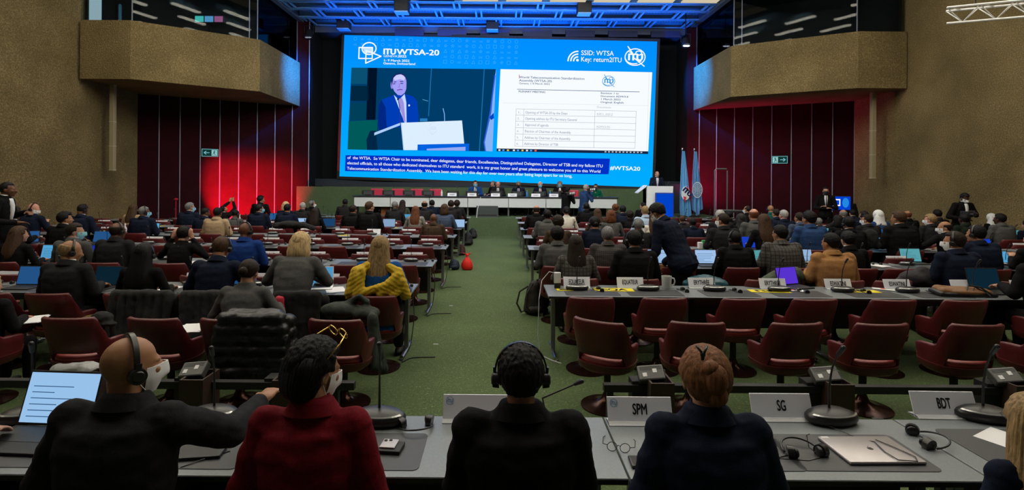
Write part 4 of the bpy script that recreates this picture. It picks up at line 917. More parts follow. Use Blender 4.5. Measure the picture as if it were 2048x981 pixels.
def person(X,Y,z0,top,label,pose='type',rz=0,turn=0,nod=0,fem=False,hair=('short','black'),skin='fair',coat='charcoal',collar='white',hs=False,mask=None,trous='black',
           tie=None,shirt=None,eyes=False,glasses=False,vox=.0125,bulk=1.0,group=None,tilt=0,custom=None,hsm=None,wide=1.0,hp=None):
    global PCOUNT; PCOUNT+=1
    fg=figure(pose,turn,nod,fem,vox,bulk,tilt,custom)
    ht=top-z0; hx={'curly':.022,'thick':.018,'bob':.018,'long':.016,'hijab':.022,'short':.011,'crop':.004,'bun':.012,'updo':.016}.get(hair[0],.0)
    s=ht/(fg['top']+hx); s=max(.86,min(1.16,s))
    t=thing('person',label,'person',(X,Y,z0),rz,group); t.scale=(s*wide,s,s)
    link('body',fg['body'],skinm(skin),t); link('jacket',fg['jacket'],clothm(coat),t); link('trousers',fg['trousers'],clothm(trous),t); [link('shoe',q_,M_DARK,t) for q_ in fg['shoes']]
    if collar: link('collar',fg['collar'],clothm(collar) if collar!='white' else mat('shirt_white',(.7,.7,.72),.7),t)
    if not fem or collar: link('jacket_collar',fg['jcol'],clothm(coat),t)
    if shirt: link('shirt_front',fg['front'],mat('shirt_'+shirt,{'white':(.75,.76,.8),'lightblue':(.4,.5,.7)}[shirt],.7),t)
    if tie: link('tie',fg['tie'],mat('tie_'+tie,{'red':(.5,.01,.03),'dark':(.02,.02,.04),'lilac':(.45,.35,.5)}[tie],.6),t)
    if hair[0]!='bald': link('hair',hairmesh(hair[0],vox<.0109),hairm(hair[1]) if hair[0]!='hijab' else mat('headscarf_'+hair[1],HAIR[hair[1]],.8),t,M=fg['MH'])
    if hs: link('headset',headset_mesh(),M_HSET,t,M=fg['MH'])
    if mask: link('face_mask',mask_mesh(),mat('mask_'+mask,{'blue':(.25,.6,.75),'white':(.75,.76,.78),'black':(.01,.01,.012)}[mask],.8),t,M=fg['MH'])
    if eyes: link('eyes',eyes_mesh(),M_INK,t,M=fg['MH'])
    if glasses: link('glasses',glasses_mesh(),M_INK,t,M=fg['MH'])
    return t,fg,s
# ------------------------------------------------------------ furniture
def make_chair():
    t=thing('swivel_armchair','x','chair',(0,0,0))
    a,b_=.275,.245; N=44; rings=[]
    for k in range(N+1):
        th=math.radians(-128+256*k/N); ab=abs(math.degrees(th))
        zt=.825-.225*sstep(46,74,ab)-.03*sstep(80,128,ab); zb=.505-.12*sstep(46,64,ab)
        sx=math.copysign(abs(math.sin(th))**.72,math.sin(th)); cy=math.copysign(abs(math.cos(th))**.72,math.cos(th))
        if ab>118: zt-= .05*((ab-118)/10)**2
        fl=lambda z: .86+.20*sstep(.30,.84,z)
        r=[]; th_=.045
        for (off,z) in ((0,zb),(0,zb+(zt-zb)*.33),(0,zb+(zt-zb)*.66),(0,zt-.015),(.006,zt-.004),(.022,zt+.004),(.04,zt-.004),(th_,zt-.018),(th_,zb+(zt-zb)*.5),(th_,zb+.01),(.022,zb-.008)):
            m=fl(z); r.append(((a*m-off)*sx,-(b_*m-off)*cy-.04*(zt>.7)*sstep(.5,.84,z),z))
        rings.append(r)
    MB().loft(rings).build('shell',M_SHELL,t,smooth=60)
    def sup(A,B,z,n=32,yo=0): return [(math.copysign(abs(math.cos(q))**.75,math.cos(q))*A,yo+math.copysign(abs(math.sin(q))**.75,math.sin(q))*B,z) for q in [2*math.pi*i/n for i in range(n)]]
    MB().loft([sup(.10,.10,.335),sup(.20,.18,.345),sup(.245,.215,.375),sup(.255,.225,.43),sup(.235,.205,.432),sup(.22,.19,.41)]).build('tub',M_SHELL,t,smooth=60)
    MB().loft([sup(.21,.20,.40,yo=.02),sup(.232,.225,.43,yo=.02),sup(.235,.23,.455,yo=.02),sup(.215,.21,.478,yo=.02),sup(.12,.12,.482,yo=.02)]).build('seat',M_SEAT,t,smooth=60)
    MB().cone((0,0,.06),.032,(0,0,.34),.030,n=16).build('pedestal',M_DARK,t,smooth=40)
    MB().lathe([(.235,0),(.235,.01),(.17,.022),(.10,.040),(.055,.07),(.035,.12)],32).build('base',M_BRONZE,t,smooth=50)
    return t
CH0=make_chair(); chair_used=[False]
def chair(X,Y,label,rz=0,group=None):
    if not chair_used[0]:
        chair_used[0]=True; CH0.location=(X,Y,0); CH0.rotation_euler=(0,0,rz); CH0['label']=label
        if group: CH0['group']=group
        return CH0
    return dup(CH0,(X,Y,0),rz,label,group)
def make_mic():
    t=thing('delegate_microphone','x','microphone')
    n=24
    def o(r,z,yo=0): return [(r*.125*math.cos(a),yo+r*.085*(math.sin(a) if math.sin(a)>0 else math.sin(a)*.75),z) for a in [2*math.pi*k/n for k in range(n)]]
    MB().loft([o(.80,0),o(1.0,.018),o(1.0,.034),o(.9,.046,.002),o(.62,.058,.008),o(.3,.062,.01)]).build('base',M_MIC,t,smooth=50)
    MB().loft([[(r*.118*math.cos(a),-.002+r*.078*math.sin(a)*.78,z) for a in [math.pi*1.08+k*math.pi*.84/14 for k in range(15)]] for r,z in ((.97,.0475),(.90,.052),(.90,.0535),(.97,.049))],closed=False,caps=False).build('chrome_line',mat('mic_line',(.7,.72,.72),.2,.6),t)
    MB().tube([(0,.02,.055),(.0,.02,.16),(.004,.008,.25),(.012,-.02,.33)],[.006,.005,.0045,.004],8).build('gooseneck',M_MIC,t)
    MB().cone((.012,-.02,.325),.010,(.018,-.045,.365),.012,n=10,hemi=True).build('capsule',M_MIC,t)
    return t
MIC0=make_mic(); mic_used=[False]
def mic(X,Y,Z,label,rz=0,s=1.0,group=None):
    if not mic_used[0]: mic_used[0]=True; t=MIC0; t.location=(X,Y,Z); t['label']=label; t.rotation_euler=(0,0,rz)
    else: t=dup(MIC0,(X,Y,Z),rz,label)
    t.scale=(s,s,s)
    if group: t['group']=group
    return t
def make_desk(W):
    t=thing('conference_desk','x','desk')
    MB().rbox(-W/2,0,.712,W/2,.65,.735,.004).build('tabletop',M_DESK,t)
    MB().box(-W/2+.004,-.002,.712,W/2-.004,.012,.731).build('edge_trim',M_DESKEDGE,t)
    MB().box(-W/2+.12,.42,.28,W/2-.12,.46,.70).box(-W/2+.12,.16,.62,W/2-.12,.44,.70).build('cable_panel',M_DARK,t)
    for s in (-1,1):
        L=MB().rbox(s*(W/2-.085)-.025,.30,.05,s*(W/2-.085)+.025,.35,.71,.006).build('leg',M_STEEL,t)
        MB().cone((s*(W/2-.085),.02,.03),.024,(s*(W/2-.085),.60,.03),.024,n=12).build('foot',M_CHROME,L)
    return t
DK0=make_desk(1.56); dk_used=[False]
def desk(X,Y,label,group=None):
    if not dk_used[0]: dk_used[0]=True; DK0.location=(X,Y,0); DK0['label']=label; t=DK0
    else: t=dup(DK0,(X,Y,0),0,label)
    return t
def plate(X,Y,Z,text,label,s=1.0,logo=False,tw=None,rz=0,group=None,h=.12,w=.32,plain=False):
    t=thing('nameplate',label,'nameplate',(X,Y,Z),rz,group); t.scale=(s,s,s)
    k='plate%.2f%.2f'%(w,h)
    if k not in FIG:
        FIG[k]=MB().add([(-w/2,-.0,0),(w/2,-.0,0),(w/2,.045,h),(-w/2,.045,h),(-w/2,.006,0),(w/2,.006,0),(w/2,.051,h),(-w/2,.051,h)],[(3,2,1,0),(4,5,6,7),(0,1,5,4),(1,2,6,5),(2,3,7,6),(3,0,4,7)]).mesh('board')
        FIG[k+'b']=MB().add([(-w/2,-.03,0),(w/2,-.03,0),(w/2,.06,0),(-w/2,.06,0),(-w/2,-.03,.004),(w/2,-.03,.004),(w/2,-.003,.014),(-w/2,-.003,.014),(-w/2,.06,.004),(w/2,.06,.004)],[(0,1,2,3),(0,1,5,4),(4,5,6,7),(7,6,9,8),(3,2,9,8)]).mesh('stand')
    link('board',FIG[k],M_WHITE,t); link('stand',FIG[k+'b'],mat('acrylic_stand',(.45,.47,.5),.15),t)
    if text:
        me=text_mesh(text,1.0,.03); xs=[p.co.x for p in me.vertices]; W0=max(xs)-min(xs); tw=tw or min(.24,.021*len(text)+.0)
        hh=.055
        o=link('lettering',me,M_INK,t,loc=(-tw/2-min(xs)*tw/W0+.0,-.002+.006,h*.36 if h<.13 else .05),rot=(math.pi/2-math.atan2(.045,h),0,0)); o.scale=(tw/W0,hh/.72,1)
        o.location.y=h*.36/h*.045-.002
    if logo: nplogo(t,-w/2+.035,h*.78)
    return t
def ring2(b,cx,cz,r0,r1,y,n=24):
    for k in range(n):
        a,c=2*math.pi*k/n,2*math.pi*(k+1)/n
        b.add([(cx+r0*math.cos(a),y,cz+r0*math.sin(a)),(cx+r1*math.cos(a),y,cz+r1*math.sin(a)),(cx+r1*math.cos(c),y,cz+r1*math.sin(c)),(cx+r0*math.cos(c),y,cz+r0*math.sin(c))],[(0,1,2,3)])
def nplogo(t,cx,cz,r=.021):
    b=MB(); ring2(b,0,0,r*.9,r,0); b.add([(-r*.9,0,r*1.05),(-r*.1,0,r*.25),(-r*.35,0,r*.25)],[(0,1,2)]).add([(r*.1,0,-r*.25),(r*1.0,0,-r*1.0),(r*.35,0,-r*.6)],[(0,1,2)])
    al=math.atan2(.045,.125); yy=cz*math.tan(al)-.003; b.build('emblem_ring',M_ITUB,t,loc=(cx,yy,cz),rot=(-al,0,0)); o=link('emblem_lettering',text_mesh('ITU',1.0,.03),M_ITUB,t,loc=(cx-r*.75,yy-r*.35*math.tan(al)-.001,cz-r*.35),rot=(math.pi/2-al,0,0)); o.scale=(r*1.0,r*1.05,1)
SCRN=[0]
def laptop(X,Y,Z,label,col=(.15,.45,.8),s=.8,rz=0,W=.32,body=None,open_=105,detail=0):
    t=thing('laptop',label,'laptop',(X,Y,Z),rz); D=W*.66; body=body or M_DARK
    MB().rbox(-W/2,0,0,W/2,D,.016,.004).build('base',body,t); MB().box(-W*.42,D*.38,.0162,W*.42,D*.92,.0172).build('keyboard',mat('keyboard_black',(.01,.01,.012),.5),t)
    a=math.radians(open_-90); M=Matrix.Translation((0,D,.016))@Matrix.Rotation(-a,4,'X')
    l=MB().rbox(-W/2,0,0,W/2,.008,D,.003,M=M).build('lid',body,t)
    MB().box(-W/2+.010,-.0015,.012,W/2-.010,-.0005,D-.010,M).build('display',emat('lap_%s_%.2f'%(str(col),s),col,s),t)
    if detail:
        b=MB(); rnd=random.Random(detail)
        for k in range(6): 
            z=D*(.15+.11*k); b.box(-W*.40,-.003,z,-W*.40+W*(.3+.5*rnd.random()),-.002,z+.004,M)
        b.build('window_text',emat('lap_txt',(.05,.15,.35),.6),t)
    return t
def pad(X,Y,Z,label,W=.62,D=.34):
    o=MB()
    n=6; r=.03; P=[]
    for cx,cy,a0 in ((W/2-r,D-r,0),(-W/2+r,D-r,90),(-W/2+r,r,180),(W/2-r,r,270)):
        for k in range(n+1): a=math.radians(a0+90*k/n); P.append((cx+r*math.cos(a),cy+r*math.sin(a)))
    if 'pad%.2f'%W not in FIG: FIG['pad%.2f'%W]=MB().prism(P,0,.003).mesh('desk_pad')
    o=link('desk_pad',FIG['pad%.2f'%W],M_PAD,loc=(X,Y,Z)); return tag(o,label,'desk pad')
def earset(X,Y,Z,label,rz=0,s=1.0,group=None):
    if 'es' not in FIG:
        b=MB(); pts=[(.085*math.cos(a)*1.0,.02+.085*math.sin(a),.010+.02*max(0,math.sin(a))) for a in [math.pi*k/18 for k in range(19)]]
        b.tube(pts,.0045,8); FIG['es']=b.mesh('band',True)
        FIG['esc']=[MB().cone((.085*s_,0,.018),.030,(.060*s_,-.012,.022),.028,n=16).ell((.058*s_,-.013,.022),(.012,.026,.022)).mesh('ear_cushion',50) for s_ in (-1,1)]
    t=thing('headset',label,'headset',(X,Y,Z),rz,group); t.scale=(s,s,s); link('band',FIG['es'],M_HSET,t)
    for m in FIG['esc']: link('ear_cushion',m,M_HSET,t)
    return t
# ------------------------------------------------------------ rows of desks, chairs, people
ZT=.735
NR=[None,5.85,7.8,9.75,11.7,13.65,15.6,17.6]
ROWN=[None,'first','second','third','fourth','fifth','sixth','seventh']
def slots(side):
    out=[]
    for k in range(8):
        for q in (.41,1.15): out.append((1.0+1.56*k+q)*-1 if side<0 else (.55+1.56*k+q))
    return out
def dd(**k): return k
S_,B_='short','black'
SEATED=[]   # (row, second, X)
def P(row,u,v,label,second=False,dy=0,**k):
    for _ in (0,1):
        d=NR[row]-(.22 if not second else 1.14)+dy
        x0=un(u,v,d+.06).x
        if any(r==row and s2==second and abs(x-x0)<.44 for (r,s2,x) in SEATED): second=not second
        else: break
    else:
        second=True; dy=-.35; d=NR[row]-1.14+dy
    fy=.06
    q=un(u,v,d+fy); t,fg,s=person(q.x,d,0,q.z,label,**k)
    SEATED.append((row,second,q.x)); return t
# ---- left block
P(1,-22,548,'person at far left edge in black coat with short blond hair',second=True,hair=('thick','blond'),coat='black',collar=None,bulk=1.1)
P(1,138,482,'bald person in charcoal suit with big black headset, first row left block',hair=('balding','darkblond'),skin='tan',coat='charcoal',hs=True,turn=35,nod=14,bulk=1.12,pose='type')
P(1,287,486,'person with long black hair and headset, coat hung over the chair behind',hair=('long',B_),coat='black',hs=True,fem=True,collar=None)
P(1,430,477,'person in navy suit with cropped brown hair and headset bending forward',hair=('crop','brown'),coat='navy',hs=True,skin='tan',nod=12,pose='write')
P(1,583,470,'person with blonde bob in grey blazer leaning over the desk',hair=('bob','blond'),coat='grey',fem=True,pose='lean',collar=None,bulk=1.15,nod=0)
t=P(1,760,472,'person with long fair hair, blue top and mustard yellow shawl',hair=('long','darkblond'),coat='royal',fem=True,collar=None,bulk=1.05)
P(1,486,523,'person with dark hair bun in grey jacket before a black padded coat',second=True,hair=('bun','dark'),coat='grey',fem=True,pose='write',nod=14,collar=None,bulk=1.1,turn=10)
P(2,36,452,'person with loose brown hair in black jacket at left edge, second row',hair=('long','brown'),coat='black',fem=True,collar=None,turn=25)
P(2,148,446,'person in grey jacket with light blue mask looking right toward the stage',hair=(S_,'dark'),coat='grey',mask='blue',turn=62,collar='lightblue',skin='fair')
P(2,233,446,'person in dark grey suit with balding head and headset, second row left block',hair=('balding','dark'),coat='charcoal',hs=True,skin='brown',bulk=1.15,turn=14,collar=None)
P(2,362,452,'person in black fur-collared coat holding both ears of a headset',hair=(S_,B_),coat='black',pose='ears',fem=True,collar=None,hs=True)
P(2,490,446,'bald person in bright blue suit with a headset',hair=('bald',B_),skin='brown',coat='blue',hs=True,bulk=1.12,turn=12,collar=None,pose='type')
P(3,128,423,'person with thick black hair in black suit in front of the navy suited reader',hair=('thick',B_),coat='black',turn=35,skin='tan')
P(3,24,412,'person in dark clothes half hidden at the left edge below the standing person',hair=('curly','dark'),coat='black',skin='brown')
P(4,163,409,'person in navy suit with shaved head and white headset bending right',hair=('crop',B_),skin='brown',coat='navy',hs=True,nod=18,turn=25,bulk=1.1)
P(4,65,407,'bald person in navy suit with white mask looking at a phone',hair=('bald',B_),skin='pink',coat='navy',mask='white',hs=True,turn=70,pose='hands',nod=12)
P(5,266,409,'person with long wavy brown hair in tan top, fifth row left block',hair=('long','brown'),coat='tan',fem=True,collar=None)
P(4,287,413,'bald person with mask and headset in black suit beside a cyan laptop',hair=('crop','grey'),skin='brown',coat='navy',hs=True,mask='blue',turn=50,bulk=1.15)
P(5,379,405,'person with grey hair and blue mask in navy suit by the left panels',hair=(S_,'grey'),coat='navy',mask='blue',turn=50,skin='fair',bulk=1.1)
P(5,410,416,'person with black hair in dark blue jacket looking down',hair=('crop',B_),skin='brown',coat='navy',turn=30,nod=15)
P(4,434,415,'person in beige tweed coat, fourth row left block',hair=('crop',B_),skin='brown',coat='tan',collar='tan',bulk=1.15)
P(6,449,411,'person leaning back and raising a phone with both arms for a picture',hair=(S_,B_),skin='tan',coat='black',pose='phone',turn=30,nod=-25)
P(5,470,420,'person with headset and grey jumper hunched between beige coat and white bottle',hair=('crop',B_),skin='brown',coat='grey',hs=True,nod=15,collar=None)
P(7,521,391,'tall person with black hair in dark suit before a tall cyan laptop',hair=('thick',B_),coat='black',turn=40,skin='tan')
P(5,518,408,'person with black hair and blue mask ribbon in navy suit, fifth row left block',hair=(S_,B_),coat='navy',mask='blue',turn=35,skin='tan',bulk=1.1)
P(6,571,403,'person with blonde hair half hidden behind a navy jacket',hair=('bob','blond'),coat='navy',fem=True,collar=None)
P(5,574,408,'person in navy jacket with short black hair beside a white lit laptop',hair=('crop',B_),coat='navy',bulk=1.1,skin='tan')
P(6,605,405,'person with pink bald head in grey suit near the green wall corner',hair=('crop','lightgrey'),skin='pink',coat='charcoal')
P(7,624,401,'person with grey hair, white mask and headset turned sideways',hair=(S_,'grey'),coat='black',mask='white',hs=True,turn=60,skin='tan')
P(5,630,416,'person with long dark hair in black top beside a dark blue laptop',hair=('long','dark'),coat='black',fem=True,collar=None,turn=8)
P(7,690,398,'person with shaved dark head in grey suit before the green wall',hair=('crop',B_),skin='dark',coat='charcoal')
P(5,706,410,'person with dark brown hair in dark suit, glasses arm visible',hair=(S_,'dark'),coat='black',bulk=1.1,skin='tan',turn=15)
P(5,739,403,'person with brown hair and glasses in black suit before the white stage panels',hair=(S_,'brown'),coat='black',turn=35,bulk=1.1,glasses=True,dy=.3)
P(6,790,403,'person with grizzled round hair in dark suit beside a yellow scarf',hair=('crop','grey'),skin='brown',coat='charcoal',turn=30)
P(7,805,400,'person with long dark hair and yellow scarf near the stage',hair=('long','dark'),coat='olive',fem=True,collar=None)
P(5,831,412,'person with auburn hair in pale grey jacket, fifth row left block',hair=('long','auburn'),coat='lightgrey',fem=True,collar=None)
P(6,849,402,'person with balding head and headset in dark suit, sixth row left block',hair=('balding','dark'),skin='tan',coat='charcoal')
P(7,864,400,'person with black hair just behind the balding delegate with headset',hair=(S_,B_),coat='navy')
P(5,889,408,'person with brown bob in blue grey sweater next to an open white laptop',hair=('bob','brown'),coat='greyblue',fem=True,collar=None,bulk=1.1)
P(4,867,428,'person with shaved head in brown leather jacket, fourth row by the aisle',hair=('bald',B_),skin='brown',coat='brown',bulk=1.15,collar=None)
P(6,902,401,'person with receding dark hair in grey suit at the aisle, sixth row',hair=('receding','dark'),coat='charcoal',skin='tan')
P(7,914,400,'person with dark curly hair at the aisle end of the seventh row left',hair=('curly','dark'),skin='brown',coat='charcoal')
# ---- right block
P(2,1115,452,'person with black hair and green collar in grey wool coat by the aisle',hair=('thick',B_),coat='grey',collar='green',skin='tan',bulk=1.1)
P(2,1152,470,'person with very long dark hair in patterned tweed jacket',second=True,hair=('long','dark'),coat='plaidgrey',fem=True,collar=None,bulk=1.1)
P(2,1216,453,'person with grey black hair in brown checked jacket',hair=(S_,'grey'),coat='plaidbrown',collar=None,skin='tan',bulk=1.15)
P(2,1270,460,'person with black hair, white collar and headset in black suit, right block',second=True,hair=(S_,B_),coat='black',hs=True,skin='tan',bulk=1.1)
P(3,1117,430,'person with bushy dark hair leaning left behind the green collar delegate',hair=('curly','dark'),coat='brown',fem=True,collar=None,tilt=-6)
P(3,1190,433,'person with tied black hair and headset in navy jacket, third row right',hair=('bun',B_),coat='navy',fem=True,hs=True,collar=None,bulk=1.15)
P(3,1277,438,'person with cropped grey hair and headset in dark grey suit, third row right',hair=('crop','grey'),skin='brown',coat='charcoal',hs=True)
P(4,1095,420,'person with dark skin and headset in grey suit, fourth row by the aisle',hair=('crop',B_),skin='dark',coat='grey',hs=True,collar=None,bulk=1.1)
P(5,1073,411,'person with shiny balding head in black suit, fifth row by the aisle',hair=('balding','dark'),skin='pink',coat='black')
P(5,1133,413,'person with black ponytail in cream jacket behind the photographers',hair=('bun',B_),coat='white',fem=True,collar=None)
P(4,1222,420,'person with auburn bob in grey wool jacket, fourth row right block',hair=('bob','auburn'),coat='grey',fem=True,collar=None)
P(4,1307,427,'person with long brown curls in cream and gold jacket',hair=('long','brown'),coat='white',fem=True,collar=None)
P(6,1173,406,'person with dark skin and headset in black suit below the blue photographer',hair=('crop',B_),skin='dark',coat='black',hs=True,bulk=1.1)
P(5,1195,417,'person with brown shoulder length hair in taupe coat',hair=('long','brown'),coat='brown',fem=True,collar=None)
P(6,1231,408,'person with high auburn bun, sixth row right block',hair=('updo','auburn'),coat='charcoal',fem=True,collar=None)
P(6,1246,411,'person with round black hair in navy jacket, sixth row right block',hair=(S_,B_),coat='navy')
P(5,1260,421,'person with dark reddish hair in black jacket, fifth row right block',hair=('curly','dark'),coat='black',collar=None)
P(7,1286,405,'person with black hair turned left in front of the lectern',hair=(S_,B_),coat='black',turn=-30)
P(5,1291,412,'person with cropped sandy hair in pale blue shirt',hair=('crop','darkblond'),skin='pink',coat='lightblue',collar='lightblue')
P(6,1312,412,'person with grey hair in front of the lectern base',hair=(S_,'grey'),coat='navy')
P(5,1365,431,'person with light brown hair below the flags',hair=(S_,'brown'),coat='charcoal')
P(4,1386,436,'person with round dark head in navy suit behind the bending delegate',hair=('crop',B_),skin='dark',coat='navy')
P(4,1441,420,'person with wavy grey hair beside a white stack, fourth row right',hair=('thick','lightgrey'),coat='charcoal',skin='pink')
P(5,1458,422,'person with dark hair behind the wavy grey haired delegate',hair=(S_,B_),coat='black')
P(3,1447,427,'person with dark grey hair and mask in dark grey suit, third row right',hair=(S_,'dark'),coat='charcoal',mask='white',turn=-35,skin='tan',bulk=1.15)
P(4,1483,427,'person in black headscarf with a pink strap',hair=('hijab',B_),coat='black',fem=True,collar=None)
P(6,1495,412,'person with dark hair and pale mask before the right burgundy panels',hair=('receding','dark'),coat='black',mask='white',turn=-45,skin='tan')
P(4,1509,418,'person with thinning brown hair in grey brown suit',hair=('balding','auburn'),coat='grey',skin='pink',collar=None)
P(3,1529,428,'person with long chestnut hair in black top before a blue laptop',hair=('long','brown'),coat='black',fem=True,collar=None)
P(6,1542,411,'bald person with headset in teal jacket before the right panels',hair=('bald',B_),skin='tan',coat='teal',hs=True)
P(5,1553,418,'person with dark brown hair and white collar in navy suit, fifth row right',hair=(S_,'dark'),coat='navy',turn=-20,skin='tan')
P(5,1568,420,'person with silver grey hair and white collar in navy suit',hair=(S_,'lightgrey'),coat='navy',skin='pink',turn=-25)
P(2,1470,462,'person with close cropped hair and headset in black suit, second row right',hair=('crop',B_),skin='brown',coat='black',hs=True,turn=-20,bulk=1.12,collar=None)
P(2,1562,450,'person with black hair in dark checked jacket',hair=(S_,B_),coat='plaidgrey',collar=None,bulk=1.2,turn=-15,skin='tan',glasses=True)
P(4,1600,425,'person with dark hair in steel blue jacket with white collar',hair=(S_,'dark'),coat='greyblue',turn=-20,skin='tan')
P(3,1620,422,'person with thick black hair in bright blue suit, third row right',hair=('thick',B_),coat='midblue',turn=-20,collar=None,bulk=1.15,skin='tan')
P(5,1618,420,'person with dark hair just left of the standing guard',hair=(S_,B_),coat='black')
P(5,1638,436,'person with small grizzled head below the standing guard',hair=('crop','grey'),skin='brown',coat='charcoal')
P(2,1664,466,'person with black hair in camel coat with high collar',second=True,hair=(S_,B_),coat='camel',collar='camel',turn=-12,bulk=1.25,skin='tan')
P(2,1698,462,'person with dark hair in black coat right behind the camel coat',hair=('thick',B_),coat='black')
P(4,1677,430,'person with black hair and pale hairband before a teal laptop',hair=('bob',B_),coat='black',fem=True,collar=None)
P(3,1699,433,'person in black suit with flattened black hair and white headset band',hair=(S_,B_),coat='black',hs=True,bulk=1.15,skin='tan')
P(5,1690,420,'person with thinning grey hair stretching an arm with a phone',hair=('balding','grey'),skin='tan',coat='charcoal',pose='reach')
P(6,1706,419,'person with black hair beside the right concrete wall, sixth row',hair=(S_,B_),coat='navy')
P(4,1735,429,'person with dark brown hair and grey mask in grey suit, fourth row right',hair=(S_,'dark'),coat='charcoal',mask='white',turn=-40,bulk=1.1,skin='tan')
P(5,1729,422,'person with black hair and headset at a microphone, fifth row right',hair=(S_,B_),coat='navy',hs=True,turn=-20)
P(5,1758,420,'person in light grey headscarf left of a broad black suit',hair=('hijab','white'),coat='midblue',fem=True,collar=None)
P(3,1800,421,'broad person with brown hair in black suit over a cyan tablet',hair=(S_,'brown'),coat='black',turn=-25,bulk=1.2,skin='tan')
P(5,1816,422,'person with brown balding head in dark suit, right of the broad black suit',hair=('balding','auburn'),coat='black',skin='tan')
P(4,1862,428,'person with sandy hair and white mask in dark pinstripe suit',hair=('thick','darkblond'),coat='charcoal',mask='white',turn=-50,bulk=1.15,skin='pink')
P(5,1876,419,'person with black hair left of the standing cameraman',hair=(S_,B_),coat='charcoal')
P(3,1896,444,'balding person with clear mask in black suit reaching to the desk on the left',hair=('balding','dark'),coat='black',mask='white',turn=-55,skin='tan',pose='reach')
P(4,1930,427,'person with dark skin and grey collar in dark green jacket',hair=(S_,B_),skin='dark',coat='darkgreen',collar='grey')
P(2,1912,463,'person with dark hair, mask and headset in navy jacket, right block',second=True,hair=(S_,'dark'),coat='navy',hs=True,mask='white',turn=-45,bulk=1.15,skin='tan',collar='lightblue')
P(2,1956,450,'person with black hair and headset in pinstriped navy suit before a blue laptop',hair=(S_,B_),coat='navy',hs=True,turn=-25,bulk=1.25,skin='tan',collar=None)
P(5,1984,427,'person in white headscarf at the right wall',hair=('hijab','white'),coat='black',fem=True,collar=None)
P(4,2002,427,'person with short black hair in coat with grey back panel',hair=(S_,B_),skin='dark',coat='grey',bulk=1.15,turn=-25,collar=None)
P(4,2056,440,'person at right edge in dark navy suit, fourth row',hair=(S_,B_),coat='navy')
P(2,2068,462,'person in black suit holding a phone at the right edge, second row',hair=(S_,B_),coat='black',pose='hands')
P(1,2085,478,'person with black sleeve typing on a dark laptop at the right edge',hair=(S_,B_),coat='black',bulk=1.15)
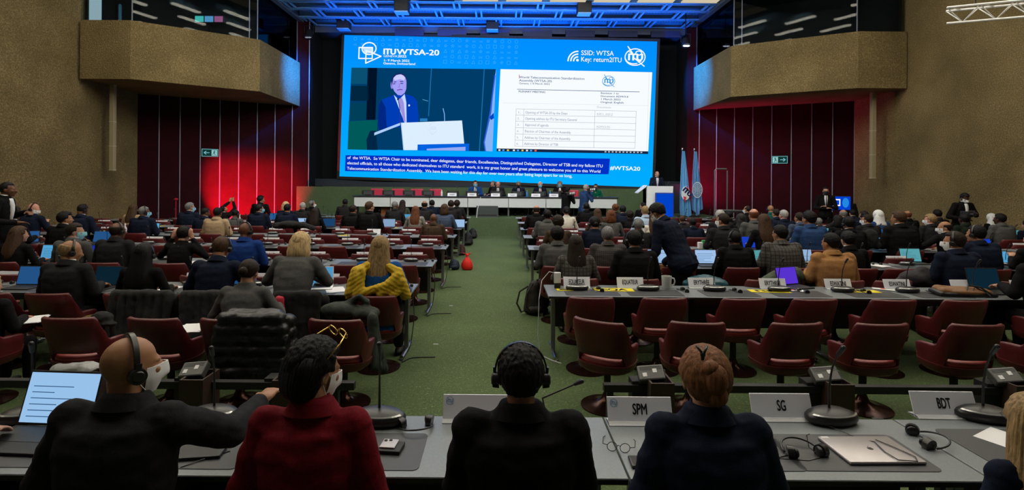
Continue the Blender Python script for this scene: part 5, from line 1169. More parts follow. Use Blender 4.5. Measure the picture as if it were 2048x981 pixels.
# ---- desks, chairs, microphones, plates
TEXTS={(-1,2):['DANEMARK','DANEMARK','DJIBOUTI','DJIBOUTI'],(-1,3):['CABO VERDE','CABO VERDE','CENTRAFRICAINE','CENTRAFRICAINE','CHAD','COMORES'],(1,2):['','','','CHYPRE','','','CORÉE (RÉP.DE)','CORÉE (RÉP.DE)'],
 (1,3):['','','','','','','','CHINE'],(-1,4):['','','','BURUNDI','BURUNDI'],(1,1):[]}
sidew={-1:'left',1:'right'}
ordn=lambda k: ords[k]
for side in (-1,1):
    for row in range(1,8):
        N=NR[row]; sl=slots(side); placed=[]
        edge=-1.0 if side<0 else .55
        for k in range(8):
            xc=edge+side*(.78+1.56*k); 
            if abs(xc)+.78>12.9 or CX+F*(abs(xc)-.78)*side/(N+.65)*1.0<-60 or CX+F*(abs(xc)-.78)*side/(N+.65)>2100: continue
            if row==7 and abs(xc)>8.9: continue
            if row==6 and abs(xc)>11.5: continue
            desk(xc,N,'grey conference desk in the %s row, %s desk %s of the aisle'%(ROWN[row],ords[k],sidew[side]),)
        xs_p=[x for (r,s2,x) in SEATED if r==row and not s2 and x*side>0 and (x<0)==(side<0)]
        free=list(range(len(sl))); spots=[]
        for x in xs_p:
            if not free: continue
            j=min(free,key=lambda i:abs(sl[i]-x))
            if abs(sl[j]-x)<.62: free.remove(j)
            spots.append((x,True))
        for j in free: spots.append((sl[j],False))
        spots=[s for s in spots if abs(s[0])<12.4 and -70<CX+F*s[0]/N<2110 and not(row==7 and abs(s[0])>8.8) and not(row==6 and abs(s[0])>11.6)]
        spots.sort(key=lambda s:abs(s[0]))
        # drop empties that collide
        keep=[]
        for i,s in enumerate(spots):
            if not s[1] and any(o[1] and abs(o[0]-s[0])<.42 for o in spots): continue
            keep.append(s)
        for i,(x,occ) in enumerate(keep):
            chair(x,N-.20,'%s burgundy armchair, %s row %s of aisle, %s seat from aisle'%('occupied' if occ else 'empty',ROWN[row],sidew[side],ordn(i)),random.uniform(-.05,.05) if not occ else 0,'front chairs of the %s row'%ROWN[row])
        # second row chairs
        xs2=[x for (r,s2,x) in SEATED if r==row and s2 and (x<0)==(side<0)]
        free=[j for j in range(len(sl)) if -60<CX+F*sl[j]/(N-1.1)<2100 and abs(sl[j])<12.2 and not(row==7)]
        spots=[]
        for x in xs2:
            if free:
                j=min(free,key=lambda i:abs(sl[i]-x))
                if abs(sl[j]-x)<.62: free.remove(j)
            spots.append((x,True))
        for j in free:
            if not any(abs(sl[j]-o[0])<.5 for o in spots): spots.append((sl[j],False))
        spots.sort(key=lambda s:abs(s[0]))
        for i,(x,occ) in enumerate(spots):
            if row==2 and side>0 and not occ and 2.0<x<2.9: continue
            rz=random.uniform(-.08,.08)
            if row==1 and side>0 and i==0: rz=-.55; 
            chair(x+(.02 if not occ else 0),N-1.12,'%s burgundy armchair, back line before %s row %s of aisle, %s from aisle'%('occupied' if occ else 'spare',ROWN[row],sidew[side],ordn(i)),rz if not occ else 0,'back line chairs of the %s row'%ROWN[row])
        if row==1 and side>0: continue
        TX=TEXTS.get((side,row),[])
        for i,x in enumerate(sl):
            u=CX+F*x/(N+.5)
            if not(-20<u<2070) or abs(x)>12.2 or (row==7 and abs(x)>8.6) or (row==6 and abs(x)>11.4): continue
            where='%s row %s of aisle, %s seat from aisle'%(ROWN[row],sidew[side],ordn(i))
            mic(x+.02,N+.44,ZT,'black gooseneck microphone, '+where,random.uniform(-.2,.2),.95,'desk microphones of the %s row'%ROWN[row])
            tx=TX[i] if i<len(TX) else ''
            if row<=5 and (i%5!=4 or tx): plate(x-.02*side,N+.58,ZT,tx,'white nameplate%s, %s'%((' reading '+tx.split(' (')[0]) if tx else '',where),group='nameplates of the %s row'%ROWN[row],tw=.2 if tx else None)
            if row<=4 and i%2==0: earset(x+.30,N+.47,ZT,'black folded headset on the desk, '+where,random.uniform(-1,1),.8,'spare headsets of the %s row'%ROWN[row])
            if row<=3: pad(x,N+.03,ZT,'dark desk pad, '+where)
            if row>=2 and (i*7+row*3)%4==1:
                o=MB().box(-.11,-.07,0,.11,.07,.002).build('card',M_YELLOW,loc=(x+.16,N+.3,ZT),rot=(0,0,random.uniform(-.4,.4))); tag(o,'yellow card lying on the desk, '+where,'card','yellow cards on desks')
# ---- first row right: what the photo shows there
ty=5.85
nz=lambda u,d:(u-CX)*d/F
for k,(u,tx,lab) in enumerate(((1155,'EQUATEUR','white nameplate reading EQUATEUR behind the leftmost microphone of the near right desks'),(1262,'EQUATEUR','white nameplate reading EQUATEUR, uncovered, between two microphones'),
     (1405,'ERYTHRÉE','white nameplate reading ERYTHRÉE, fully legible, right of the standing delegate'),(1547,'ERYTHRÉE','white nameplate reading ERYTHRÉE partly covered by a microphone'),
     (1678,'ESWATINI','white nameplate reading ESWATINI crossed by a microphone stem'),(1796,'ESWATINI','white nameplate reading ESWATINI, fully legible'),(1930,'','white nameplate half hidden behind the brown bag'),(2050,'','white nameplate at the right edge behind the typing delegate'))):
    plate(nz(u,6.36),6.34,ZT,tx,lab,tw=.19)
for k,u in enumerate((1155,1296,1428,1557,1683,1812,1945)):
    mic(nz(u,6.24),6.20,ZT,'black gooseneck microphone on the near right desk row, %s from the left'%ords[k],0,1.08)
for k,u in enumerate((1200,1368,1472,1603,1728,1866)):
    earset(nz(u,6.2),6.16,ZT,'black headset lying on the near right desk row, %s from the left'%ords[k],random.uniform(1.2,1.9),.85)
for k,(u0) in enumerate((1185,1310,1460,1600,1750,1880)): pad(nz(u0,6.05),5.90,ZT,'dark desk pad on the near right desk row, %s from the left'%ords[k],.62,.30)
def card(u,v,tx,lab,rz,flip,W=.40,D=.14):
    d=F*(HC-ZT-.004)/((v-CY)-(u-CX)*ROLL); t=thing('country_card',lab,'card',(nz(u,d),d,ZT+.003),rz)
    MB().box(-W/2,-D/2,0,W/2,D/2,.003).build('sheet',M_YELLOW,t)
    if tx:
        me=text_mesh(tx,1,.03); xs=[p.co.x for p in me.vertices]; w0=max(xs)-min(xs)
        o=link('lettering',me,mat('card_blue',(.02,.06,.22),.6),t,loc=((-1 if not flip else 1)*W*.32,(-1 if not flip else 1)*D*.30,.0045),rot=(0,0,math.pi if flip else 0)); o.scale=(W*.64/w0,D*.6/.72,1)
    return t
card(1229,580,'EQA','yellow card lettered EQA on the near right desk row',-.04,False,.46,.17)
card(1540,583,'ERI','yellow card lettered ERI lying upside down on the desk',-.06,True,.46,.15); card(1718,583,'SWZ','yellow card lettered SWZ lying upside down on the desk',-.05,True,.46,.15)
t=card(1131,580,'','small yellow card with dark square near the aisle end of the desk',0,False,.19,.10); MB().box(-.06,-.025,.003,.06,.03,.005).build('dark_square',M_INK,t)
for (u,v,lab) in ((1587,582,'white card with red dot beside the ERI card'),(1768,580,'white card with red dot beside the SWZ card')):
    d=F*(HC-ZT)/((v-CY)-(u-CX)*ROLL); t=thing('white_card',lab,'card',(nz(u,d),d,ZT+.008),-.5); MB().box(-.11,-.06,0,.11,.06,.002).build('sheet',M_PAPER,t); MB().cone((0,.01,.002),.03,(0,.01,.003),.03,n=16).build('red_dot',mat('red_dot',(.6,.03,.02),.5),t)
def cup(X,Y,Z,lab,s=1.0,handle=True):
    t=thing('mug',lab,'mug',(X,Y,Z)); t.scale=(s,s,s); b=MB().lathe([(.030,0),(.036,.01),(.040,.10),(.037,.10),(.034,.02)],24); b.build('body',mat('white_ceramic',(.6,.62,.6),.3),t,smooth=50)
    if handle: MB().tube([(.038,0,.085),(.06,0,.08),(.066,0,.055),(.058,0,.03),(.036,0,.025)],.006,8).build('handle',MATS['white_ceramic'],t,smooth=True)
def socketbox(u,lab):
    t=thing('power_adapter',lab,'adapter',(nz(u,6.36),6.3,ZT)); MB().rbox(-.035,-.03,0,.035,.03,.06,.005).build('base',M_DARK,t); MB().rbox(-.04,-.025,.06,.04,.02,.19,.008).build('charger',M_PAPER,t)
    MB().tube([(-.03,0,.18),(-.10,-.02,.20),(-.19,-.05,.1),(-.23,-.15,-.1),(-.24,-.2,-.5),(-.22,-.25,-.72),(-.10,-.4,-.73),(.0,-.5,-.73)],.005,6).build('cable',mat('white_cable',(.6,.6,.6)),t)
socketbox(1115,'white charger with cable plugged in at the aisle corner of the desk')
cup(nz(1333,6.36),6.33,ZT,'white mug with handle on the near right desk row',1.5)
# bottles, boxes further back
def bottle(u,row,lab,c=(.1,.3,.6),h=.24,dy=.4):
    d=NR[row]+dy; t=thing('bottle',lab,'bottle',(nz(u,d),d,ZT)); MB().lathe([(.03,0),(.034,.02),(.034,h*.6),(.014,h*.85),(.014,h)],14).build('body',mat('bottle_%s'%str(c),c,.15),t,smooth=40); MB().lathe([(.016,h),(.016,h+.02)],10).build('cap',M_WHITE,t); MB().lathe([(.0352,h*.25),(.0352,h*.5)],14).build('label_band',M_PAPER,t)
bottle(1330,2,'clear water bottle left of the standing delegate',(.25,.35,.5)); bottle(480,5,'white bottle beside the phone photographer',(.6,.62,.62),.3); bottle(1424,3,'dark green bottle on the third desk row right',(.01,.06,.03))
bottle(251,4,'pale bottle next to the bald masked delegate, fourth row left',(.6,.7,.72),.2)
t=thing('juice_carton','green and white carton on the third desk row right','carton',(nz(1411,10.1),10.1,ZT)); MB().rbox(-.06,-.04,0,.06,.04,.16,.003).build('box',mat('carton_green',(.03,.3,.08),.5),t); MB().rbox(-.13,-.05,0,-.06,.05,.12,.003).build('side_box',M_PAPER,t)
# laptops
LC=dict(cy=(.10,.42,.75),wh=(.40,.62,.95),bl=(.01,.05,.55),db=(.01,.05,.14),dk=(.01,.05,.09),te=(.12,.45,.50),pu=(.12,.04,.75),dn=(.02,.10,.28))
for (row,u,c,s,dy,rz,lab) in ((1,50,'dn',.8,.10,0,'open laptop with deep blue screen on the first desk row at left edge'),(1,200,'dk',.3,.12,-.1,'open black laptop with dark screen beside the bald charcoal suit delegate'),(1,500,'dn',.6,.25,.5,'open laptop with slate screen just left of the grey blazer'),(1,644,'cy',.7,.2,.25,'white framed tablet lit blue at the right elbow of the grey blazer'),
   (2,94,'cy',.8,.1,0,'open laptop with cyan document beside the masked delegate at left'),(2,184,'bl',.6,.1,.0,'open laptop with indigo screen, second row left block'),(3,58,'dn',.9,.2,.3,'open laptop tilted with blue screen below the bald masked phone reader'),(3,197,'dn',.8,.25,0,'open laptop with blue lit back in the third row left'),
   (4,300,'cy',.9,.2,.1,'small cyan screen by the bald masked delegate, fourth row left'),(7,519,'cy',.9,.05,0,'tall cyan laptop screen in front of the red panels'),(6,548,'dn',1,.1,0,'blue laptop screen in the sixth row before the red panels'),(5,602,'wh',.8,.15,0,'white lit laptop beside the navy jacket, fifth row left'),
   (5,656,'dn',.5,.1,0,'dark blue laptop beside the long dark hair'),(5,777,'wh',.55,.1,0,'pale grey laptop screen, fifth row between two dark suits'),(6,812,'cy',.7,.1,.1,'cyan laptop beside the grizzled delegate'),(5,917,'wh',.8,.1,0,'white lit laptop at the aisle end of the fifth row'),
   (2,1322,'wh',.8,.1,0,'open laptop with pale blue page left of the standing delegate'),(2,1418,'wh',.85,.1,0,'open laptop with white page right of the standing delegate'),(2,1519,'te',.7,.12,.15,'open laptop with teal page between headset delegate and checked jacket'),(2,1612,'wh',.7,.25,0,'open laptop with pale page beside the camel coat'),
   (1,1597,'pu',.8,.46,.35,'laptop with violet screen leaning on the near desk by the camel coat'),(3,1499,'bl',.9,.15,0,'laptop with royal blue screen by the long chestnut hair'),(3,1642,'wh',.75,.15,0,'laptop with light blue page right of the bright blue suit'),(4,1657,'te',.8,.2,0,'teal laptop beside the pale hairband'),
   (4,1763,'dn',.8,.1,0,'blue laptop behind the white headscarf'),(3,1765,'cy',.8,.15,0,'laptop with cyan slides left of the broad black suit'),(3,1832,'bl',.9,.2,0,'laptop with deep blue picture right of the broad black suit'),(2,1832,'te',.75,.45,0,'tablet with teal page on the second desk row right block'),
   (3,1985,'bl',.9,.05,.2,'laptop with bright blue wallpaper behind the pinstriped suit'),(2,2018,'cy',.8,.2,.15,'laptop with cyan window at the right edge, second row'),(1,1990,'dk',.35,.22,0,'large open black laptop with dim teal screen, right end of near desk'),(4,2036,'te',.5,.1,0,'dim teal laptop at the right wall')):
    d=NR[row]+dy; big=1.15 if lab.startswith('large') else 1
    laptop(nz(u,d+.15),d,ZT,lab,LC[c],s,rz,.34*big,detail=int(u) if s>=.7 and row<4 and c in('cy','wh','te') else 0,body=M_PAPER if 'white framed' in lab else None)
# papers
def papers(X,Y,Z,lab,n=3,c=None,s=1.0):
    t=thing('paper_stack',lab,'papers',(X,Y,Z),random.uniform(-.5,.5))
    for k in range(n): MB().box(-.105*s,-.148*s,k*.002,.105*s,.148*s,k*.002+.0015,Matrix.Rotation(random.uniform(-.35,.35),4,'Z')).build('sheet',c or M_PAPER,t)
papers(nz(392,4.95),4.9,.62,'lilac and white papers spread left of the grey jacket with bun',4)
papers(nz(65,5.0),5.0,.66,'open white notebook at the left on a chair arm',4); papers(nz(335,6.1),6.1,ZT,'white sheet on the desk beside the long black hair',2); papers(nz(672,6.1),6.1,ZT,'white sheets with a pen and phone beside the yellow shawl',3)
papers(nz(395,8.0),8.0,ZT,'white papers next to the navy suit shoulder, second row left',3); papers(nz(1620,8.2),8.2,ZT,'white papers on the desk left of the camel coat',3); papers(nz(1745,8.3),8.2,ZT,'white paper sheets right of the camel coat, second row',2)
papers(nz(1205,10.0),10.0,ZT,'white papers on the third desk row right block',3)
t=thing('notebook','blue notebook with pink marker on the desk end beside the yellow shawl','notebook',(nz(815,6.15),6.1,ZT),.1); MB().rbox(-.07,-.09,0,.07,.09,.018,.003).build('cover',mat('navy_cover',(.03,.05,.12),.5),t); MB().cone((-.04,.02,.028),.009,(.03,.04,.028),.009,hemi=True).build('marker',mat('pink_marker',(.5,.2,.45),.4),t)
# ------------------------------------------------------------ standing people
def stand(u,v,d,label,z0=0,**k):
    q=un(u,v,d+k.pop('fy',.03)); return person(q.x,d,z0,q.z,label,**k)
stand(2,364,9.0,'standing person with dark skin in dark suit at the left edge holding a bag',pose='camera',rz=-1.2,hair=('crop',B_),skin='brown',coat='black',collar='white',shirt='white')
stand(1650,374,16.9,'security guard in black suit and mask with folded arms at the right panels',pose='crossed',rz=math.pi-.4,hair=(S_,B_),skin='fair',coat='black',shirt='white',tie='dark',mask='black',eyes=True)
stand(1697,394,17.8,'person half hidden behind the corner of the right concrete wall',pose='stand',rz=2.2,hair=(S_,B_),skin='tan',coat='black',collar=None)
q=un(1922,386,13.3); person(q.x,13.3,0,q.z,'cameraman in dark jacket and white shirt looking down at a tripod camera',pose='camera',rz=math.pi,nod=22,hair=(S_,B_),skin='dark',coat='black',shirt='white',mask='white',eyes=True,bulk=1.15,turn=-5)
t=thing('tripod_camera','video camera on tripod in front of the standing cameraman','camera',(q.x-.17,12.95,0))
MB().rbox(-.06,-.12,1.20,.06,.12,1.34,.01).cone((0,-.12,1.27),.04,(0,-.24,1.27),.045).build('camera_body',M_MIC,t); MB().rbox(.06,-.02,1.26,.20,.0,1.36,.004).build('side_screen',M_MIC2,t)
MB().tube([(0,.05,1.2),(.1,.3,1.1)],.01).build('pan_handle',M_MIC,t)
for a in range(3): MB().cone((0,0,1.18),.02,(.38*math.sin(a*2.1+.4),.38*math.cos(a*2.1+.4),0),.014).build('leg',M_MIC,t)
# photographers before the stage
t,_,_=stand(1131,374,18.3,'photographer in black jacket holding a long white lens camera',pose='photo',rz=-.95,hair=(S_,B_),skin='tan',coat='black',collar=None)
t,_,_=stand(1167,369,18.4,'photographer in blue sweater with grey shaved head aiming a camera',pose='photo',rz=-1.15,hair=('crop','lightgrey'),skin='pink',coat='midblue',collar=None,trous='grey')
for (u,v,d,lab) in ((1143,388,18.0,'camera with long pale banded lens held by the black jacket photographer'),(1184,380,18.1,'camera with long pale banded lens held by the blue sweater photographer')):
    p=un(u,v,d); t=thing('photo_camera',lab,'camera',p,-.2)
    MB().rbox(-.16,-.06,-.06,-.06,.06,.06,.01).build('body',M_MIC,t); MB().cone((-.06,0,0),.04,(.10,0,.01),.048,n=18).build('lens',mat('lens_white',(.7,.7,.72),.4),t,smooth=40)
    for x in (-.02,.04,.10): MB().cone((x,0,.005),.052,(x+.03,0,.007),.054,n=18).build('lens_ring',M_MIC,t)
# bending man in the middle of the right block
stand(1350,408,6.95,'tall person in navy suit with glasses and white mask bending over the desk',fy=.3,pose='bend',rz=.75,turn=-10,nod=18,hair=('thick',B_),skin='tan',coat='navy',mask='white',glasses=True,collar='lightblue',vox=.011,bulk=1.1)
# stage party
def panelist(u,v,lab,**k):
    d=20.85; q=un(u,v,d); person(q.x,d,ZS,q.z,lab,rz=math.pi,eyes=True,**k)
panelist(951,361,'panelist in blue suit with light blue mask, leftmost on the stage',hair=(S_,'dark'),coat='bluejacket',shirt='white',tie='dark',mask='blue',pose='type')
panelist(996,363,'panelist with bald pink head and no mask in dark green suit',hair=('balding','white'),skin='pink',coat='charcoal',shirt='white',tie='dark')
q=un(989,362,21.25); person(q.x,21.3,ZS,q.z,'person with grey hair and headset just behind the unmasked panelist',rz=math.pi-.8,hair=(S_,'grey'),coat='black',hs=True)
panelist(1037,363,'panelist with grey hair, black mask and red tie',hair=('thick','grey'),skin='tan',coat='navy',shirt='lightblue',tie='red',mask='black',glasses=True)
panelist(1080,364,'panelist with white hair, light blue mask and red tie',hair=('receding','white'),skin='pink',coat='navy',shirt='white',tie='red',mask='blue')
panelist(1119,362,'panelist with grey bob and blue mask with folded hands',hair=('bob','grey'),skin='fair',coat='black',mask='blue',fem=True,pose='hands',glasses=True,shirt='white')
q=un(1192,368,20.9); person(q.x,20.9,ZS,q.z,'person in green jacket and black mask seated at the right end of the stage table',rz=math.pi-.3,hair=('bun','dark'),coat='emerald',mask='black',fem=True,eyes=True,collar=None)
q=un(1313,343,20.35); person(q.x,20.35,ZS,q.z,'speaker with balding head in dark suit behind the white lectern',rz=math.pi,pose='podium',hair=('balding',B_),skin='fair',coat='navy',shirt='white',tie='lilac',eyes=True)
# ------------------------------------------------------------ coats and bags
def blob(parts,vox=.014,sm=3,amp=.008,fr=9,name='coat'):
    b=MB()
    for p in parts:
        if p[0]=='c': b.cone(p[1],p[2],p[3],p[4],n=14,hemi=True)
        else: b.ell(p[1],p[2],nu=20,nv=12)
    me=remesh(b,name,vox,sm)
    displace(me,lambda p:noise.noise(p*fr)*amp+noise.noise(p*fr*3)*amp*.4)
    return me
X1=nz(510,4.5)
ps=[]
for k in range(7):
    z=.83-.085*k; w=.27+.02*math.sin(k)+.012*k
    ps.append(('c',(-w+.04,-.27-.01*k,z),.062,(w-.04,-.27-.01*k,z),.062))
for s in (-1,1):
    for k in range(5): ps.append(('e',(s*(.285+.012*k),-.20-.01*k,.80-.1*k),(.062,.085,.062)))
ps+= [('c',(-.2,-.22,.86),.05,(.2,-.22,.86),.05)]
o=link('puffer_coat',blob(ps,.013,1,.010,14),mat('black_nylon',(.006,.007,.009),.35,bump=.25,bscale=40),loc=(X1,4.73,0)); tag(o,'black quilted padded coat draped over the chair behind the grey jacket','coat')
def drape(X,Y,lab,mm,seed,w=.29,drop=.42,name='coat'):
    r=random.Random(seed); ps=[('c',(-w+.05,-.26,.83),.045,(w-.05,-.26,.83),.045)]
    for k in range(7):
        x=-w+.05+k*(2*w-.1)/6; ps.append(('c',(x,-.275,.82),.040,(x+r.uniform(-.02,.02),-.30-r.uniform(0,.03),.83-drop*r.uniform(.85,1.05)),.038+.01*r.random()))
    for s in (-1,1): ps.append(('c',(s*w,-.2,.78),.05,(s*(w+.04),-.16,.45),.04))
    o=link(name,blob(ps,.014,3,.012,8),mm,loc=(X,Y,0)); tag(o,lab,'coat'); return o
MC=mat('charcoal_wool',(.018,.018,.02),.9,noise_amt=.2,nscale=60)
drape(nz(287,5.4),5.65,'dark grey wool coat hanging on the chair behind the long black hair',MC,1,.33)
drape(nz(418,5.4),5.65,'dark wool coat hanging on the chair behind the cropped navy suit delegate',MC,2,.29,.5)
drape(nz(600,5.45),5.66,'black jacket hanging on the chair behind the grey blazer',mat('black_cloth',(.006,.006,.007),.9),3,.26,.5)
# red scarf by grey jacket
o=link('red_scarf',blob([('c',(0,0,.8),.035,(.02,-.01,.55),.04),('c',(.03,0,.8),.03,(.05,-.02,.6),.03)],.012,2,.008),mat('coral_scarf',(.45,.02,.05),.8),loc=(nz(556,5.3),5.34,0)); tag(o,'coral red scarf hanging beside the grey jacket','scarf')
# green and black jacket on the chair near 660,640
o=link('jacket',blob([('e',(-.08,.08,.80),(.20,.13,.075)),('c',(-.02,.10,.84),.05,(.10,.06,.93),.03),('c',(.10,.06,.93),.03,(.17,.06,.88),.035),('e',(.16,.05,.78),(.14,.12,.07))]+[('c',(.20+.02*k,.10-.06*k,.78),.05,(.34-.01*k,.08-.08*k,.22+.04*k),.04) for k in range(5)]+[('c',(.22,.06,.74),.05,(.30,.0,.40),.06)],.012,4,.010,11),mat('dark_green_cloth',(.010,.018,.012),.8),loc=(nz(690,4.9),5.0,-.04)); tag(o,'dark green and black jacket hanging off the empty chair by the aisle','jacket')
# yellow shawl worn over the blue top
Yp=[o for o in bpy.data.objects if o.get('label','').startswith('person with long fair hair, blue top')][0]
me=blob([('c',(-.10,-.06,1.03),.045,(-.20,-.07,.97),.055),('c',(-.20,-.08,.97),.06,(-.27,-.03,.74),.062),('c',(-.20,-.10,.96),.05,(-.24,-.11,.78),.06),('c',(-.16,-.115,.94),.045,(-.17,-.145,.76),.05),('c',(-.13,-.11,1.0),.035,(-.14,-.155,.78),.04),
   ('c',(.12,-.05,1.02),.04,(.20,-.06,.97),.05),('c',(.205,-.06,.97),.055,(.27,.0,.74),.06),('c',(.21,-.09,.95),.045,(.10,-.15,.84),.045),('c',(.10,-.15,.85),.042,(-.12,-.155,.78),.045),('c',(.23,-.08,.88),.055,(.06,-.15,.78),.05),('c',(.24,-.06,.84),.05,(.16,-.12,.76),.05)],.010,7,.006,16,'shawl')
displace(me,lambda p:.0022*math.sin(150*(p.z+.6*abs(p.x))+3*noise.noise(p*9)))
s=link('shawl',me,mat('mustard_shawl',(.55,.36,.01),.8,noise_amt=.2,nscale=30,stretch=(4,4,1)),Yp); s['label']='mustard yellow shawl'
# teal puffer on the right, olive parka, dark coat
def heap(u,v,d,parts,mm,lab,name='coat',cat='coat'):
    p=un(u,v,d); o=link(name,blob(parts,.013,2,.012,11),mm,loc=(p.x,p.y,p.z)); tag(o,lab,cat); return o
heap(1408,572,6.6,[('c',(-.22+.0*k,0,.02+.0*k),.05,(.22,.0,.02),.05) for k in (0,)]+[('c',(-.20+.05*k,-.05,.03),.055,(-.12+.05*k,.08,.09-.012*abs(k-3)),.05) for k in range(8)]+[('e',(.2,0,.02),(.10,.08,.07))],mat('teal_nylon',(.01,.07,.10),.4),'teal padded jacket lying folded behind the ERYTHRÉE nameplate')
heap(1570,570,6.75,[('e',(0,0,.06),(.22,.12,.12)),('e',(.12,0,.12),(.12,.1,.11)),('c',(-.30,0,-.02),.08,(-.10,0,.10),.09),('c',(-.35,0,-.12),.07,(-.2,0,.02),.07)],mat('olive_parka',(.045,.06,.035),.8),'olive green parka bundled over a chair left of the violet laptop')
heap(1845,565,6.8,[('e',(0,0,.05),(.30,.12,.12)),('c',(-.35,0,-.05),.07,(.0,0,.12),.09),('c',(.0,0,-.1),.08,(.25,0,.12),.09)],mat('dark_plum_cloth',(.02,.017,.022),.85),'dark coat bundled over a chair behind the ESWATINI nameplate')
heap(580,452,11.2,[('c',(-.3,0,0),.07,(.3,0,.02),.07),('e',(0,0,.03),(.25,.12,.08)),('c',(.3,0,.02),.06,(.5,.0,-.05),.05)],mat('black_cloth',(0,0,0)),'black coat lying over chair backs in the fourth row left')
heap(150,640,5.6,[('e',(-.1,0,.02),(.12,.1,.05)),('e',(.15,0,.0),(.14,.1,.05))],mat('mustard_cloth',(.15,.10,.03),.8),'small mustard scarf on a chair seat at left','scarf','scarf')
heap(1740,478,9.6,[('e',(0,0,.0),(.16,.1,.18)),('c',(-.1,0,.1),.06,(.12,0,-.12),.08)],mat('black_cloth',(0,0,0)),'black jacket hanging over a chair left of the CHINE nameplate')
heap(205,640,5.1,[('e',(0,0,.02),(.10,.08,.06)),('e',(.06,-.02,-.03),(.10,.06,.02)),('e',(.12,-.02,-.12),(.03,.03,.12))],mat('black_cloth',(0,0,0)),'black pouch and papers between the two nearest left chairs','pouch','bag')
# brown bag on the desk
p=Vector((nz(1930,6.05),6.02,ZT)); t=thing('shoulder_bag','brown and black leather bag lying on the near right desk','bag',p,-.05)
link('body',blob([('c',(-.26,0,.05),.05,(.26,.0,.03),.035),('c',(-.26,.09,.06),.05,(.24,.09,.04),.035),('e',(0,.04,.05),(.30,.13,.05))],.010,2,.004,9),mat('tan_leather',(.20,.09,.035),.5),t)
link('trim',blob([('c',(-.30,-.05,.025),.028,(.28,-.05,.02),.022),('c',(-.31,-.05,.03),.03,(-.30,.12,.04),.03)],.010,1,.003,9),mat('black_leather',(.012,.012,.012),.4),t)
MB().tube([(-.05,-.06,.07),(0,-.02,.13),(.12,-.04,.11),(.22,-.08,.03)],.010,8).tube([(.02,-.06,.07),(.07,-.03,.11),(.16,-.06,.06),(.18,-.1,.02)],.008,8).build('strap',mat('black_leather',(0,0,0)),t)
# aisle bags
p=un(935,542,F*2.03/((542-CY)+.5)); Yd=F*HC/(542-CY+.5); Xd=nz(935,Yd)
t=thing('cloth_bag','bright red drawstring bag standing on the aisle carpet','bag',(Xd,Yd+.12,0))
def sack(w,h,amp=.012):
    rings=[]
    for (z,r) in ((0,.72),(.02,.9),(.08,1),(.15,.97),(.21,.80),(.27,.52),(.31,.28),(.33,.16),(.36,.22),(.40,.27)):
        rings.append([((r*w*(1+amp*6*noise.noise(Vector((math.cos(a)*3,math.sin(a)*3,z*5)))))*math.cos(a),(r*w*.75)*math.sin(a),z*h/.4) for a in [2*math.pi*k/36 for k in range(36)]])
    return MB().loft(rings)
sack(.125,.36,.03).build('bag_body',mat('bright_red_cloth',(.75,.012,.008),.6),t,smooth=True)
for a in (-.6,.9,2.6): MB().tube([(0,0,.29),(.05*math.cos(a),.03,.36),(.11*math.cos(a),.03*math.sin(a),.37)],[.012,.016,.005],8).build('tie',MATS['bright_red_cloth'],t)
def floorbag(u,v,lab,c,w=.15,h=.30,name='backpack',straps=True,rz=0):
    d=F*HC/(v-CY-(u-CX)*ROLL); t=thing(name,lab,'bag',(nz(u,d),d+.1,0),rz); mm=mat('bag_%s'%str(c),c,.7,noise_amt=.2,nscale=30)
    link('bag_body',blob([('c',(0,0,w*.75),w*.75,(0,.02,h-w*.55),w*.55),('c',(-w*.5,0,w*.5),w*.5,(-w*.35,0,h*.7),w*.4),('c',(w*.5,0,w*.5),w*.5,(w*.35,0,h*.7),w*.4)],.012,2,.006,10),mm,t)
    link('front_pocket',blob([('c',(-w*.3,-w*.6,w*.5),w*.35,(w*.3,-w*.6,w*.55),w*.35)],.012,1,.003),mm,t)
    if straps: MB().tube([(-w*.6,-.02,h*.85),(-w*1.35,-.05,h*.7),(-w*1.6,-.06,h*.35),(-w*1.2,-.05,.04),(-w*.8,0,.06)],.014,8).tube([(-w*.2,-w*.5,h*.95),(-w*.7,-w*.9,h*.7),(-w*.8,-w*.9,h*.3),(-w*.4,-w*.8,.06)],.012,8).build('strap',mm,t)
floorbag(1072,632,'large brown black backpack standing beside the right desk end in the aisle',(.016,.012,.010),.17,.50)
floorbag(936,492,'black backpack on the aisle floor left side, nearer one',(.008,.008,.010),.17,.42,straps=False)
floorbag(946,478,'black shoulder bag on the aisle floor behind the nearer black backpack',(.008,.009,.012),.16,.36,straps=False)
floorbag(909,541,'dark blue bag slumped beside the red drawstring bag',(.012,.02,.05),.13,.24,'tote_bag',False)
floorbag(924,512,'maroon leather bag leaning on the desk leg in the aisle',(.05,.012,.012),.11,.30,'handbag',False)
# cables at desk ends
def cable(pts,lab,c=M_DARK,r=.006):
    pp=[Vector(p) for p in pts]; q=[]
    for a,b in zip(pp[:-1],pp[1:]):
        for k in range(5): q.append(a.lerp(b,k/5))
    q.append(pp[-1]); s=q[:]
    for _ in range(2): s=[s[0]]+[(s[i-1]+s[i]*2+s[i+1])/4 for i in range(1,len(s)-1)]+[s[-1]]
    o=MB().tube(s,r,6).build('cable',c); tag(o,lab,'cable'); return o
for row in (1,2,3):
    N=NR[row]; cable([(-1.03,N+.35,.72),(-.98,N+.25,.45),(-1.0,N+.1,.12),(-1.08,N-.1,.01),(-1.0,N+.1,.008),(-.72,N+.12,.008)],'black cable hanging from the aisle end of the %s left desk row to the floor'%ROWN[row])
for k,(u,v) in enumerate(((874,690),(904,613))):
    d=F*HC/(v-CY); o=MB().box(-.03,-.006,.001,.03,.006,.003).build('tape',M_PAPER,loc=(nz(u,d),d,0)); tag(o,'%s white strip of tape on the green aisle carpet'%('nearer' if k==0 else 'farther'),'tape')
